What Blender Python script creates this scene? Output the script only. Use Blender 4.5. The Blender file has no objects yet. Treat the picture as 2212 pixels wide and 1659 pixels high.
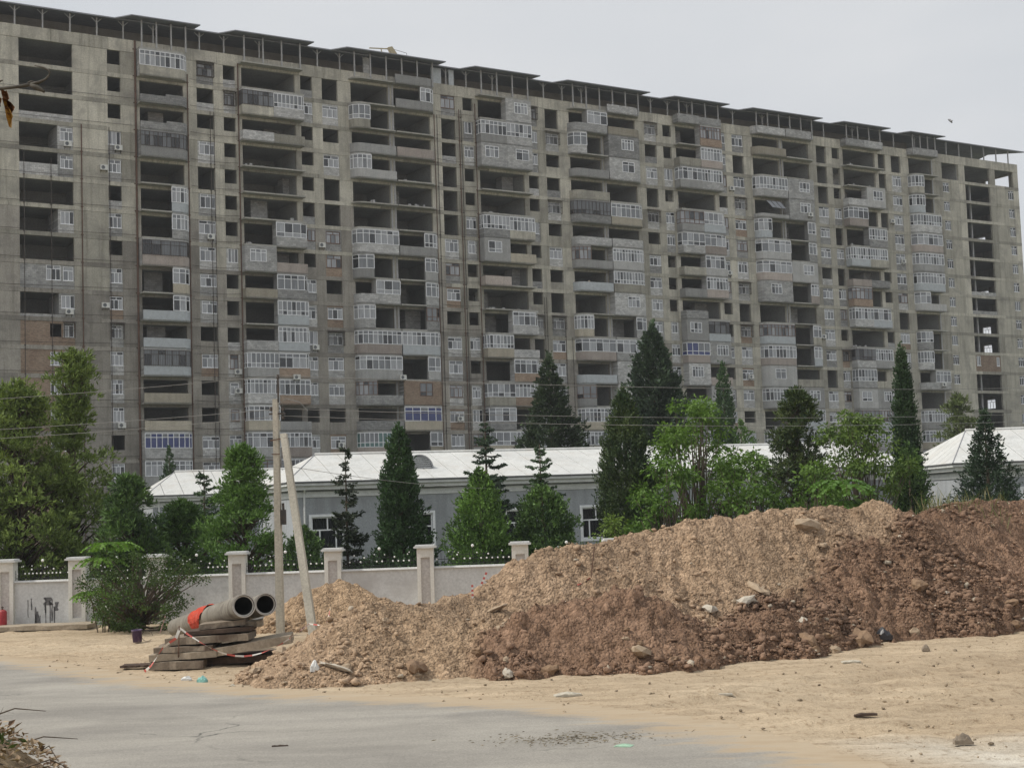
import bpy, math, random
import numpy as np
from mathutils import Matrix, Vector

random.seed(7)
rng = np.random.default_rng(7)
sc = bpy.context.scene
COL = sc.collection

# ------------------------------------------------------------------ camera
FU, CU, CV = 3195.0, 1106.0, 829.5          # focal length and centre on a 2212 x 1659 frame
PITCH, ROLL, EYE = 0.0826656, 0.0348063, 3.6
cam_data = bpy.data.cameras.new("camera")
cam_data.sensor_width = 36.0
cam_data.lens = 36.0 * FU / 2212.0
cam_data.clip_start = 0.1
cam_data.clip_end = 6000.0
cam = bpy.data.objects.new("camera", cam_data)
COL.objects.link(cam)
cam.matrix_world = Matrix.Translation((0, 0, EYE)) @ Matrix.Rotation(math.pi / 2 + PITCH, 4, 'X') @ Matrix.Rotation(-ROLL, 4, 'Z')
sc.camera = cam

# ------------------------------------------------------------------ sky, sun, exposure
SUN_DIR = Vector((-0.66, -0.10, 0.76)).normalized()   # towards the sun
sun_el = math.asin(SUN_DIR.z)
sun_rot = math.atan2(SUN_DIR.x, SUN_DIR.y)
world = bpy.data.worlds.new("World")
sc.world = world
world.use_nodes = True
wn, wl = world.node_tree.nodes, world.node_tree.links
bg = wn["Background"]
sky = wn.new("ShaderNodeTexSky")
sky.sky_type = 'NISHITA'
sky.sun_disc = False
sky.sun_elevation = sun_el
sky.sun_rotation = sun_rot
sky.air_density = 1.0
sky.dust_density = 6.0
hsv = wn.new("ShaderNodeHueSaturation")
hsv.inputs["Saturation"].default_value = 0.25
wl.new(sky.outputs[0], hsv.inputs["Color"])
tc = wn.new("ShaderNodeTexCoord")
mp = wn.new("ShaderNodeMapping")
mp.inputs["Scale"].default_value = (1.0, 1.0, 2.6)
wl.new(tc.outputs["Generated"], mp.inputs["Vector"])
cn = wn.new("ShaderNodeTexNoise")
cn.inputs["Scale"].default_value = 2.2
cn.inputs["Detail"].default_value = 4.0
cn.inputs["Roughness"].default_value = 0.5
wl.new(mp.outputs[0], cn.inputs["Vector"])
cr = wn.new("ShaderNodeValToRGB")
cr.color_ramp.elements[0].position = 0.3
cr.color_ramp.elements[0].color = (5.5, 5.85, 6.3, 1)
cr.color_ramp.elements[1].position = 0.72
cr.color_ramp.elements[1].color = (7.2, 7.3, 7.45, 1)
wl.new(cn.outputs["Fac"], cr.inputs[0])
mx = wn.new("ShaderNodeMix")
mx.data_type = 'RGBA'
mx.inputs["Factor"].default_value = 0.88          # thick cloud in front of the blue
wl.new(hsv.outputs[0], mx.inputs["A"])
wl.new(cr.outputs[0], mx.inputs["B"])
wl.new(mx.outputs["Result"], bg.inputs["Color"])
bg.inputs["Strength"].default_value = 0.112

sun_data = bpy.data.lights.new("sun", 'SUN')
sun_data.energy = 3.0
sun_data.angle = math.radians(6.0)
sun_data.color = (1.0, 0.95, 0.86)
sun = bpy.data.objects.new("sun", sun_data)
COL.objects.link(sun)
sun.rotation_euler = SUN_DIR.to_track_quat('Z', 'Y').to_euler()

sc.view_settings.view_transform = 'Standard'
sc.view_settings.look = 'None'
sc.view_settings.exposure = 0.0
sc.view_settings.gamma = 1.0
sc.view_settings.use_curve_mapping = False
sc.render.engine = 'CYCLES'
sc.cycles.use_denoising = True
sc.cycles.max_bounces = 5
sc.cycles.diffuse_bounces = 3
sc.cycles.glossy_bounces = 2
sc.cycles.transmission_bounces = 3
sc.cycles.transparent_max_bounces = 4

# ------------------------------------------------------------------ picture point -> place
def ray(u, v):
    a0, b0 = u - CU, v - CV
    a = a0 * math.cos(ROLL) - b0 * math.sin(ROLL)
    b = a0 * math.sin(ROLL) + b0 * math.cos(ROLL)
    x, z = a / FU, -b / FU
    return Vector((x, math.cos(PITCH) - z * math.sin(PITCH), math.sin(PITCH) + z * math.cos(PITCH)))
def at(u, v, d):
    r = ray(u, v)
    t = d / r.y
    return Vector((r.x * t, d, EYE + r.z * t))
def ground(u, v, z=0.0):
    r = ray(u, v)
    t = (z - EYE) / r.z
    return Vector((r.x * t, r.y * t, z))

# ------------------------------------------------------------------ mesh helpers
def tag(o, label=None, cat=None, group=None, kind=None):
    if label: o["label"] = label
    if cat: o["category"] = cat
    if group: o["group"] = group
    if kind: o["kind"] = kind
    return o
def link(o, parent=None):
    COL.objects.link(o)
    if parent is not None: o.parent = parent
    return o
def empty(name, loc=(0, 0, 0), rz=0.0, parent=None):
    o = bpy.data.objects.new(name, None)
    o.empty_display_size = 0.2
    link(o, parent)
    o.location = loc
    o.rotation_euler = (0, 0, rz)
    return o
def inst(name, mesh, parent=None, loc=(0, 0, 0), rot=(0, 0, 0), scale=(1, 1, 1)):
    o = bpy.data.objects.new(name, mesh)
    link(o, parent)
    o.location = loc; o.rotation_euler = rot; o.scale = scale
    return o

class MB:
    def __init__(s):
        s.v = []; s.f = []; s.m = []; s.t = []
    def poly(s, pts, m=0, t=0.5):
        n = len(s.v)
        s.v.extend(tuple(p) for p in pts)
        s.f.append(tuple(range(n, n + len(pts)))); s.m.append(m); s.t.append(t)
    def hexa(s, p, m=0, t=0.5):
        n = len(s.v)
        s.v.extend(tuple(q) for q in p)
        for f in ((0, 3, 2, 1), (4, 5, 6, 7), (0, 1, 5, 4), (1, 2, 6, 5), (2, 3, 7, 6), (3, 0, 4, 7)):
            s.f.append(tuple(n + i for i in f)); s.m.append(m); s.t.append(t)
    def box(s, x0, x1, y0, y1, z0, z1, m=0, t=0.5):
        s.hexa([(x0, y0, z0), (x1, y0, z0), (x1, y1, z0), (x0, y1, z0), (x0, y0, z1), (x1, y0, z1), (x1, y1, z1), (x0, y1, z1)], m, t)
    def bar(s, a, b, w, h=None, m=0, up=(0, 0, 1)):
        a, b = Vector(a), Vector(b); h = h or w
        d = (b - a).normalized(); u = Vector(up)
        x = d.cross(u)
        if x.length < 1e-4: x = d.cross(Vector((1, 0, 0)))
        x.normalize(); y = x.cross(d)
        x = x * (w / 2); y = y * (h / 2)
        s.hexa([a - x - y, a + x - y, a + x + y, a - x + y, b - x - y, b + x - y, b + x + y, b - x + y], m)
    def tube(s, pts, rad, n=6, m=0, cap=True):
        pts = [Vector(p) for p in pts]
        if not hasattr(rad, '__len__'): rad = [rad] * len(pts)
        base = len(s.v); ref = Vector((0.13, 0.31, 0.94))
        for i, p in enumerate(pts):
            d = (pts[min(i + 1, len(pts) - 1)] - pts[max(i - 1, 0)]).normalized()
            x = d.cross(ref)
            if x.length < 1e-3: x = d.cross(Vector((1, 0, 0)))
            x.normalize(); y = d.cross(x)
            for k in range(n):
                a = 2 * math.pi * k / n
                s.v.append(tuple(p + (x * math.cos(a) + y * math.sin(a)) * rad[i]))
        for i in range(len(pts) - 1):
            for k in range(n):
                k2 = (k + 1) % n
                s.f.append((base + i * n + k, base + i * n + k2, base + (i + 1) * n + k2, base + (i + 1) * n + k)); s.m.append(m); s.t.append(.5)
        if cap:
            s.f.append(tuple(base + k for k in range(n))[::-1]); s.m.append(m); s.t.append(.5)
            s.f.append(tuple(base + (len(pts) - 1) * n + k for k in range(n))); s.m.append(m); s.t.append(.5)
    def lathe(s, prof, n=12, c=(0, 0, 0), m=0):
        base = len(s.v)
        for r, z in prof:
            for k in range(n):
                a = 2 * math.pi * k / n
                s.v.append((c[0] + r * math.cos(a), c[1] + r * math.sin(a), c[2] + z))
        for i in range(len(prof) - 1):
            for k in range(n):
                k2 = (k + 1) % n
                s.f.append((base + i * n + k, base + i * n + k2, base + (i + 1) * n + k2, base + (i + 1) * n + k)); s.m.append(m); s.t.append(.5)
    def mesh(s, name, mats, smooth=False):
        me = bpy.data.meshes.new(name)
        me.from_pydata(s.v, [], s.f)
        for x in (mats if isinstance(mats, (list, tuple)) else [mats]): me.materials.append(x)
        me.polygons.foreach_set("material_index", s.m)
        if smooth: me.polygons.foreach_set("use_smooth", [True] * len(s.f))
        a = me.attributes.new("tint", 'FLOAT', 'FACE')
        a.data.foreach_set("value", s.t)
        me.update()
        return me
    def build(s, name, mats, parent=None, smooth=False, loc=(0, 0, 0), rot=(0, 0, 0)):
        return inst(name, s.mesh(name, mats, smooth), parent, loc, rot)

def np_mesh(name, V, F, mats, cols=None, tint=None, smooth=False, mi=None):
    """V (n,3), F (k,m) faces of one size"""
    me = bpy.data.meshes.new(name)
    V = np.ascontiguousarray(V, dtype=np.float32); F = np.ascontiguousarray(F, dtype=np.int32)
    k, m = F.shape
    me.vertices.add(len(V)); me.vertices.foreach_set("co", V.ravel())
    me.loops.add(k * m); me.loops.foreach_set("vertex_index", F.ravel())
    me.polygons.add(k)
    me.polygons.foreach_set("loop_start", np.arange(0, k * m, m, dtype=np.int32))
    me.polygons.foreach_set("loop_total", np.full(k, m, dtype=np.int32))
    if smooth: me.polygons.foreach_set("use_smooth", np.ones(k, dtype=bool))
    for x in (mats if isinstance(mats, (list, tuple)) else [mats]): me.materials.append(x)
    if mi is not None: me.polygons.foreach_set("material_index", np.asarray(mi, dtype=np.int32))
    me.update(calc_edges=True)
    if cols is not None:
        dom = 'FACE' if len(cols) == k else 'POINT'
        a = me.attributes.new("col", 'FLOAT_COLOR', dom)
        c = np.ones((len(cols), 4), dtype=np.float32); c[:, :3] = cols
        a.data.foreach_set("color", c.ravel())
    if tint is not None:
        a = me.attributes.new("tint", 'FLOAT', 'FACE' if len(tint) == k else 'POINT')
        a.data.foreach_set("value", np.asarray(tint, dtype=np.float32))
    me.validate()
    return me

# ------------------------------------------------------------------ numpy noise
_lat = np.random.default_rng(3).random((256, 256))
def vnoise(x, y):
    xi = np.floor(x).astype(int); yi = np.floor(y).astype(int)
    fx = x - xi; fy = y - yi
    fx = fx * fx * (3 - 2 * fx); fy = fy * fy * (3 - 2 * fy)
    g = lambda i, j: _lat[i % 256, j % 256]
    return (g(xi, yi) * (1 - fx) + g(xi + 1, yi) * fx) * (1 - fy) + (g(xi, yi + 1) * (1 - fx) + g(xi + 1, yi + 1) * fx) * fy
def fbm(x, y, o=4, gain=.5):
    r = 0; a = 1; t = 0
    for i in range(o):
        r = r + a * vnoise(x * 2 ** i + 17.3 * i, y * 2 ** i + 9.1 * i); t += a; a *= gain
    return r / t - .5

# ------------------------------------------------------------------ materials
def nmat(name):
    m = bpy.data.materials.new(name)
    m.use_nodes = True
    nt = m.node_tree
    return m, nt, nt.nodes["Principled BSDF"]
def N(nt, t, **kw):
    n = nt.nodes.new(t)
    for k, v in kw.items(): setattr(n, k, v)
    return n
def mixc(nt, fac, a, b, mode='MIX'):
    n = N(nt, "ShaderNodeMix", data_type='RGBA', blend_type=mode)
    for sock, val in (("Factor", fac), ("A", a), ("B", b)):
        if hasattr(val, 'is_output') or isinstance(val, bpy.types.NodeSocket): nt.links.new(val, n.inputs[sock])
        elif sock == "Factor": n.inputs[sock].default_value = val
        else: n.inputs[sock].default_value = (*val, 1)
    return n.outputs["Result"]
def ramp(nt, src, p0, p1, c0=(0, 0, 0), c1=(1, 1, 1)):
    r = N(nt, "ShaderNodeValToRGB")
    r.color_ramp.elements[0].position = p0; r.color_ramp.elements[1].position = p1
    r.color_ramp.elements[0].color = (*c0, 1); r.color_ramp.elements[1].color = (*c1, 1)
    nt.links.new(src, r.inputs[0])
    return r.outputs[0]
def noise(nt, co, scale, detail=4, rough=.55, stretch=None, dist=0.0):
    if stretch:
        mpn = N(nt, "ShaderNodeMapping"); mpn.inputs["Scale"].default_value = stretch
        nt.links.new(co, mpn.inputs[0]); co = mpn.outputs[0]
    n = N(nt, "ShaderNodeTexNoise")
    n.inputs["Scale"].default_value = scale; n.inputs["Detail"].default_value = detail
    n.inputs["Roughness"].default_value = rough; n.inputs["Distortion"].default_value = dist
    nt.links.new(co, n.inputs["Vector"])
    return n.outputs["Fac"]
def bump(nt, p, h, strength=.3, dist=.02):
    b = N(nt, "ShaderNodeBump"); b.inputs["Strength"].default_value = strength; b.inputs["Distance"].default_value = dist
    nt.links.new(h, b.inputs["Height"]); nt.links.new(b.outputs[0], p.inputs["Normal"])
def surf(name, c1, c2, scale=2.0, rough=.85, fine=30.0, bs=.25, bd=.01, spec=.25, tint=0.0, streak=0.0, dirt=None, dirt_scale=.6, metal=0.0, brick=None, stretch=None, lo=.3, hi=.7):
    """weathered surface: two colours mixed by noise, fine grain, optional streaks, dirt, masonry joints and per-piece tint"""
    m, nt, p = nmat(name)
    co = N(nt, "ShaderNodeTexCoord").outputs["Object"]
    n1 = noise(nt, co, scale, 5, .6, stretch)
    c = mixc(nt, ramp(nt, n1, lo, hi), c1, c2)
    nf = noise(nt, co, fine, 3, .6)
    c = mixc(nt, .22, c, ramp(nt, nf, .25, .75), 'OVERLAY')
    if brick:
        bt = N(nt, "ShaderNodeTexBrick")
        mpn = N(nt, "ShaderNodeMapping"); mpn.inputs["Rotation"].default_value = (math.pi / 2, 0, 0)
        nt.links.new(co, mpn.inputs[0]); nt.links.new(mpn.outputs[0], bt.inputs["Vector"])
        bt.inputs["Scale"].default_value = 1.0
        bt.inputs["Brick Width"].default_value = brick[0]; bt.inputs["Row Height"].default_value = brick[1]
        bt.inputs["Mortar Size"].default_value = brick[2]; bt.inputs["Mortar Smooth"].default_value = .3
        bt.inputs["Color1"].default_value = (.78, .78, .78, 1); bt.inputs["Color2"].default_value = (1.15, 1.15, 1.15, 1)
        bt.inputs["Mortar"].default_value = (*brick[3], 1)
        c = mixc(nt, 1.0, c, bt.outputs["Color"], 'MULTIPLY')
    if streak:
        ns = noise(nt, co, 1.0, 5, .65, (1.7, 1.7, .13))
        c = mixc(nt, ramp(nt, ns, .48, .72), c, mixc(nt, 1.0, c, (1 - streak, 1 - streak, 1 - streak * 1.05), 'MULTIPLY'))
    if dirt:
        nd = noise(nt, co, dirt_scale, 6, .65, None, .4)
        c = mixc(nt, ramp(nt, nd, .5, .68), c, dirt)
    if tint:
        at_ = N(nt, "ShaderNodeAttribute", attribute_name="tint")
        r = ramp(nt, at_.outputs["Fac"], 0, 1, (1 - tint,) * 3, (1 + tint,) * 3)
        c = mixc(nt, 1.0, c, r, 'MULTIPLY')
    nt.links.new(c, p.inputs["Base Color"])
    p.inputs["Roughness"].default_value = rough; p.inputs["Metallic"].default_value = metal
    p.inputs["Specular IOR Level"].default_value = spec
    bump(nt, p, mixc(nt, .5, nf, n1), bs, bd)
    return m
def plain(name, c, rough=.5, spec=.4, metal=0.0, var=.12):
    return surf(name, tuple(x * (1 - var) for x in c), tuple(min(1, x * (1 + var)) for x in c), 3.0, rough, 25.0, .08, .004, spec, metal=metal)
def foliage(name, trans=.3, rough=.55):
    m, nt, p = nmat(name)
    a = N(nt, "ShaderNodeAttribute", attribute_name="col")
    nt.links.new(a.outputs["Color"], p.inputs["Base Color"])
    p.inputs["Roughness"].default_value = rough; p.inputs["Specular IOR Level"].default_value = .25
    t = N(nt, "ShaderNodeBsdfTranslucent")
    nt.links.new(mixc(nt, 1.0, a.outputs["Color"], (1.2, 1.25, .7), 'MULTIPLY'), t.inputs["Color"])
    ms = N(nt, "ShaderNodeMixShader"); ms.inputs[0].default_value = trans
    nt.links.new(p.outputs[0], ms.inputs[1]); nt.links.new(t.outputs[0], ms.inputs[2])
    nt.links.new(ms.outputs[0], nt.nodes["Material Output"].inputs["Surface"])
    return m

CONC = surf("precast_concrete", (.385, .365, .31), (.51, .485, .415), .3, .9, 7.0, .3, .02, .2, tint=.34, streak=.42, dirt=(.29, .275, .24), dirt_scale=.45)
BRGREY = surf("brown_grey_wall", (.27, .25, .22), (.37, .345, .305), .4, .92, 7.0, .3, .02, .2, tint=.28, streak=.35, dirt=(.22, .205, .185), dirt_scale=.5)
SLABC = surf("cast_slab_concrete", (.34, .33, .30), (.46, .45, .41), .8, .9, 9.0, .3, .02, .2, tint=.22, streak=.2)
ROOM = surf("bare_room_concrete", (.27, .275, .265), (.34, .345, .33), .5, .95, 6.0, .2, .01, .1)
BLOCK = surf("cinder_block", (.35, .35, .35), (.49, .485, .475), .9, .92, 12.0, .4, .015, .2, tint=.38, brick=(.42, .21, .012, (.62, .62, .6)))
RENDER = surf("cement_render", (.35, .35, .345), (.45, .445, .435), .7, .92, 12.0, .25, .01, .2, tint=.3, streak=.2)
BRICK = surf("clay_brick", (.29, .205, .155), (.38, .29, .22), .8, .92, 12.0, .4, .01, .2, tint=.2, brick=(.26, .085, .010, (.8, .85, .85)))
PVC = plain("white_pvc", (.84, .85, .87), .45, .4)
BROWN = plain("brown_frame", (.16, .10, .075), .6)
DARKMET = surf("dark_metal", (.05, .048, .045), (.10, .075, .06), 4.0, .7, 30.0, .2, .004, .4)
RUST = surf("rusty_pipe", (.10, .06, .045), (.17, .10, .07), 3.0, .85, 30.0, .3, .004, .3)
LGREY = plain("light_grey_sheet", (.45, .48, .50), .5)
ROOFUND = surf("dark_roof_sheet", (.22, .23, .26), (.29, .30, .335), 1.2, .8, 10.0, .2, .01, .2)
POSTC = surf("grey_post", (.34, .34, .345), (.44, .44, .44), 1.0, .9, 10.0, .2, .01, .2)
def pane(name, c, rough=.12, spec=.6):
    m, nt, p = nmat(name)
    co = N(nt, "ShaderNodeTexCoord").outputs["Object"]
    n1 = noise(nt, co, 1.0, 3, .6, (7.0, 1.0, .6))
    c_ = mixc(nt, ramp(nt, n1, .3, .7), tuple(x * .75 for x in c), tuple(min(1, x * 1.2) for x in c))
    nt.links.new(c_, p.inputs["Base Color"])
    p.inputs["Roughness"].default_value = rough; p.inputs["Specular IOR Level"].default_value = spec
    return m
P_CURT = pane("pane_with_curtain", (.36, .37, .39))
P_MID = pane("pane_half_curtained", (.19, .2, .215))
P_DARK = pane("dark_pane", (.018, .02, .024), .08, .7)
P_BLUE = pane("blue_pane", (.03, .045, .17), .1, .6)
P_TEAL = pane("teal_pane", (.10, .19, .18), .1, .6)
WINMATS = [PVC, P_CURT, P_MID, P_DARK, P_BLUE, P_TEAL, BROWN, DARKMET]

# ------------------------------------------------------------------ ground and road
ROAD_UV = [(-420, 1378), (-150, 1402), (0, 1421), (90, 1432), (200, 1449), (300, 1468), (420, 1479), (580, 1491), (760, 1503), (950, 1511), (1150, 1520),
           (1330, 1538), (1500, 1562), (1640, 1594), (1800, 1640), (2000, 1700), (2150, 1900), (-420, 1900)]
ROAD = np.array([tuple(ground(u, v))[:2] for u, v in ROAD_UV])
def poly_sd(P, poly):
    """signed distance, positive inside"""
    x, y = P[:, 0], P[:, 1]
    d = np.full(len(P), 1e9); ins = np.zeros(len(P), bool)
    n = len(poly)
    for i in range(n):
        a = poly[i]; b = poly[(i + 1) % n]
        e = b - a; w = P - a
        t = np.clip((w @ e) / (e @ e), 0, 1)
        d = np.minimum(d, np.hypot(w[:, 0] - t * e[0], w[:, 1] - t * e[1]))
        c = ((a[1] > y) != (b[1] > y)) & (x < (b[0] - a[0]) * (y - a[1]) / (b[1] - a[1] + 1e-12) + a[0])
        ins ^= c
    return np.where(ins, d, -d)
def grid(xs, ys):
    X, Y = np.meshgrid(xs, ys, indexing='ij')
    nx, ny = len(xs), len(ys)
    I = np.arange(nx * ny).reshape(nx, ny)
    F = np.stack([I[:-1, :-1], I[1:, :-1], I[1:, 1:], I[:-1, 1:]], -1).reshape(-1, 4)
    return X.ravel(), Y.ravel(), F
far = np.array([1.5, 4, 9, 18, 40, 90, 200, 500, 1500])
xs = np.concatenate([(-32 - far)[::-1], np.arange(-32, 44, .15), 44 + far])
ys = np.concatenate([(8 - far)[::-1], np.arange(8, 56, .15), 56 + far])
gx, gy, gF = grid(xs, ys)
P2 = np.stack([gx, gy], 1)
near = (gx > -33) & (gx < 45) & (gy > 7) & (gy < 57)
sd = np.full(len(P2), -50.0); sd[near] = poly_sd(P2[near], ROAD)
rel = (fbm(gx * .5, gy * .5, 4) * .10 + fbm(gx * 2.2, gy * 2.2, 4) * .075 + np.abs(fbm(gx * .10 + 3, gy * 2.6 - gx * .50, 3)) * -.16 + fbm(gx * 4.5, gy * 4.5, 2) * .03)
rel = rel + (rng.random(len(gx)) - .5) * .022
for (ua, va_, ub, vb_) in ((1450, 1522, 2350, 1412), (1500, 1540, 2350, 1428), (1560, 1556, 2350, 1468), (1640, 1580, 2350, 1488), (1760, 1590, 2350, 1535), (1500, 1500, 2350, 1392), (-200, 1385, 420, 1400), (-200, 1398, 380, 1420)):
    a_, b_ = ground(ua, va_), ground(ub, vb_)
    e_ = np.array([b_.x - a_.x, b_.y - a_.y]); wx, wy = gx - a_.x, gy - a_.y
    t_ = np.clip((wx * e_[0] + wy * e_[1]) / (e_ @ e_), 0, 1)
    dd_ = np.hypot(wx - t_ * e_[0], wy - t_ * e_[1]) + fbm(gx * .3 + ua, gy * .3, 2) * .5
    rel = rel - .075 * np.exp(-(dd_ / .16) ** 2) + .035 * np.exp(-((np.abs(dd_) - .36) / .12) ** 2)
gz = np.where(near, rel * np.clip((-sd - .3) / 1.2, 0, 1), 0) - np.where(sd > -.8, .012, 0)
sandA, sandB = np.array([.40, .315, .218]), np.array([.475, .388, .278])
k = np.clip(fbm(gx * .22, gy * .35, 4) * 1.6 + .5, 0, 1)[:, None]
gcol = sandA * (1 - k) + sandB * k
def blob(u, v, ru, rv):
    """soft patch on the ground around a place in view, given in metres about that place"""
    c = ground(u, v)
    q = np.hypot((gx - c.x) / ru, (gy - c.y) / rv) + fbm(gx * .9, gy * .9, 4) * 1.1
    return np.clip(1.35 - q, 0, 1)[:, None]
pale = np.maximum(blob(1900, 1632, 4.5, 1.3), blob(2200, 1640, 4.5, 1.2))
pale = pale * np.clip((-sd - .3) / 1.6, 0, 1)[:, None]
gcol = gcol * (1 - pale * .85) + np.array([.55, .52, .455]) * pale * .85
brownp = np.maximum(blob(1220, 1600, 1.6, .8), blob(1400, 1610, 1.0, .4))
gcol = gcol * (1 - brownp * .8) + np.array([.19, .155, .115]) * brownp * .8
beh = np.clip((gy - 51.0) / 1.5, 0, 1)[:, None]
gcol = gcol * (1 - beh) + np.array([.10, .11, .06]) * beh
m_sand, nt, p = nmat("dry_sandy_soil")
co = N(nt, "ShaderNodeTexCoord").outputs["Object"]
a = N(nt, "ShaderNodeAttribute", attribute_name="col")
rut = noise(nt, co, 1.0, 5, .6, (.35, 2.6, 1), .5)
gr = noise(nt, co, 7.0, 6, .7)
fn = noise(nt, co, 45.0, 3, .6)
c = mixc(nt, ramp(nt, rut, .35, .7), mixc(nt, 1.0, a.outputs["Color"], (.82, .8, .78), 'MULTIPLY'), mixc(nt, 1.0, a.outputs["Color"], (1.14, 1.13, 1.12), 'MULTIPLY'))
c = mixc(nt, ramp(nt, gr, .52, .68), c, mixc(nt, 1.0, c, (.62, .57, .52), 'MULTIPLY'))
c = mixc(nt, .3, c, ramp(nt, fn, .25, .75), 'OVERLAY')
nt.links.new(c, p.inputs["Base Color"]); p.inputs["Roughness"].default_value = .95; p.inputs["Specular IOR Level"].default_value = .1
bump(nt, p, mixc(nt, .5, gr, rut), .8, .07)
g_ob = inst("ground", np_mesh("ground", np.stack([gx, gy, gz], 1), gF, m_sand, cols=gcol, smooth=True))
tag(g_ob, "dry sandy ground of the building site", "ground", kind="structure")

rx, ry, rF = grid(np.arange(-33, 14, .2), np.arange(11, 49.5, .2))
rsd = poly_sd(np.stack([rx, ry], 1), ROAD)
keep = rsd[rF].max(1) > -.25
idx = np.unique(rF[keep]); remap = -np.ones(len(rx), int); remap[idx] = np.arange(len(idx))
edge = np.clip((rsd[idx] + .25) / 4.0, 0, 1)
m_road, nt, p = nmat("dusty_asphalt")
co = N(nt, "ShaderNodeTexCoord").outputs["Object"]
ea = N(nt, "ShaderNodeAttribute", attribute_name="tint").outputs["Fac"]
big = noise(nt, co, .30, 6, .6, (1.0, 1.7, 1), .6)
fn = noise(nt, co, 38.0, 4, .65)
c = mixc(nt, ramp(nt, big, .36, .64), (.265, .248, .22), (.35, .328, .288))
band = noise(nt, co, 1.0, 5, .6, (.16, .95, 1), .3)
c = mixc(nt, ramp(nt, band, .42, .62), c, mixc(nt, 1.0, c, (.86, .86, .87), 'MULTIPLY'))
c = mixc(nt, .3, c, ramp(nt, fn, .25, .75), 'OVERLAY')
vor = N(nt, "ShaderNodeTexVoronoi", feature='DISTANCE_TO_EDGE'); vor.inputs["Scale"].default_value = .34
mpn = N(nt, "ShaderNodeMapping"); mpn.inputs["Scale"].default_value = (.7, 1.2, 1)
wob = N(nt, "ShaderNodeTexNoise"); wob.inputs["Scale"].default_value = .9; wob.inputs["Detail"].default_value = 5
nt.links.new(co, wob.inputs["Vector"])
addv = N(nt, "ShaderNodeVectorMath", operation='MULTIPLY_ADD'); addv.inputs[1].default_value = (1.6, 1.6, 0)
nt.links.new(wob.outputs["Color"], addv.inputs[0]); nt.links.new(co, addv.inputs[2])
nt.links.new(addv.outputs[0], mpn.inputs[0]); nt.links.new(mpn.outputs[0], vor.inputs["Vector"])
crk = ramp(nt, vor.outputs["Distance"], .002, .012, (1, 1, 1), (0, 0, 0))
crm = noise(nt, co, .22, 3, .5)
crkf = mixc(nt, 1.0, crk, ramp(nt, crm, .50, .62), 'MULTIPLY')
c = mixc(nt, crkf, c, (.10, .098, .09))
en = noise(nt, co, 1.3, 6, .65, (.6, 1.6, 1))
mm = N(nt, "ShaderNodeMath", operation='ADD'); nt.links.new(ea, mm.inputs[0])
ms = N(nt, "ShaderNodeMath", operation='MULTIPLY_ADD'); nt.links.new(en, ms.inputs[0]); ms.inputs[1].default_value = .9; ms.inputs[2].default_value = -.45
nt.links.new(ms.outputs[0], mm.inputs[1])
c = mixc(nt, ramp(nt, mm.outputs[0], .14, .36), mixc(nt, ramp(nt, en, .35, .65), (.385, .30, .205), (.44, .36, .26)), c)
nt.links.new(c, p.inputs["Base Color"]); p.inputs["Roughness"].default_value = .9; p.inputs["Specular IOR Level"].default_value = .15
bump(nt, p, mixc(nt, .5, fn, en), .35, .02)
rz = np.full(len(idx), .004) + np.clip(edge * 4, 0, 1) * .006
r_ob = inst("road", np_mesh("road", np.stack([rx[idx], ry[idx], rz], 1), remap[rF[keep]], m_road, tint=edge))
tag(r_ob, "dusty cracked grey asphalt road bending past the heap", "road", kind="structure")

# ------------------------------------------------------------------ the apartment block
TH, BX, BY = 0.5621662306458882, -42.7367647354488, 157.23151829153684
tower = empty("apartment_block", (BX, BY, 0), TH)
tag(tower, "long unfinished grey concrete apartment block with many balconies", "building")
NR = 18
ZF = lambda k: 52.1 - 3.0 * k          # floor level of row k, counted from the top
S0, S1 = -34.0, 148.75                 # ends of the block along its front
OPH = 2.55
panels, panel_rest = [], MB()
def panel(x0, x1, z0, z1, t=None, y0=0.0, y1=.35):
    # the lower storeys of the left half are a darker brown-grey, up to a ragged line; upper ones are paler
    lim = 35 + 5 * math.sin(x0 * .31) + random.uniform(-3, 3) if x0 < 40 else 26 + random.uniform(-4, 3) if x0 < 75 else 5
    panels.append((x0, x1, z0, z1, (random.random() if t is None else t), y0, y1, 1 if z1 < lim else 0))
infill, brickfill = 'block', 'brick'
WCACHE = {}
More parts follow.
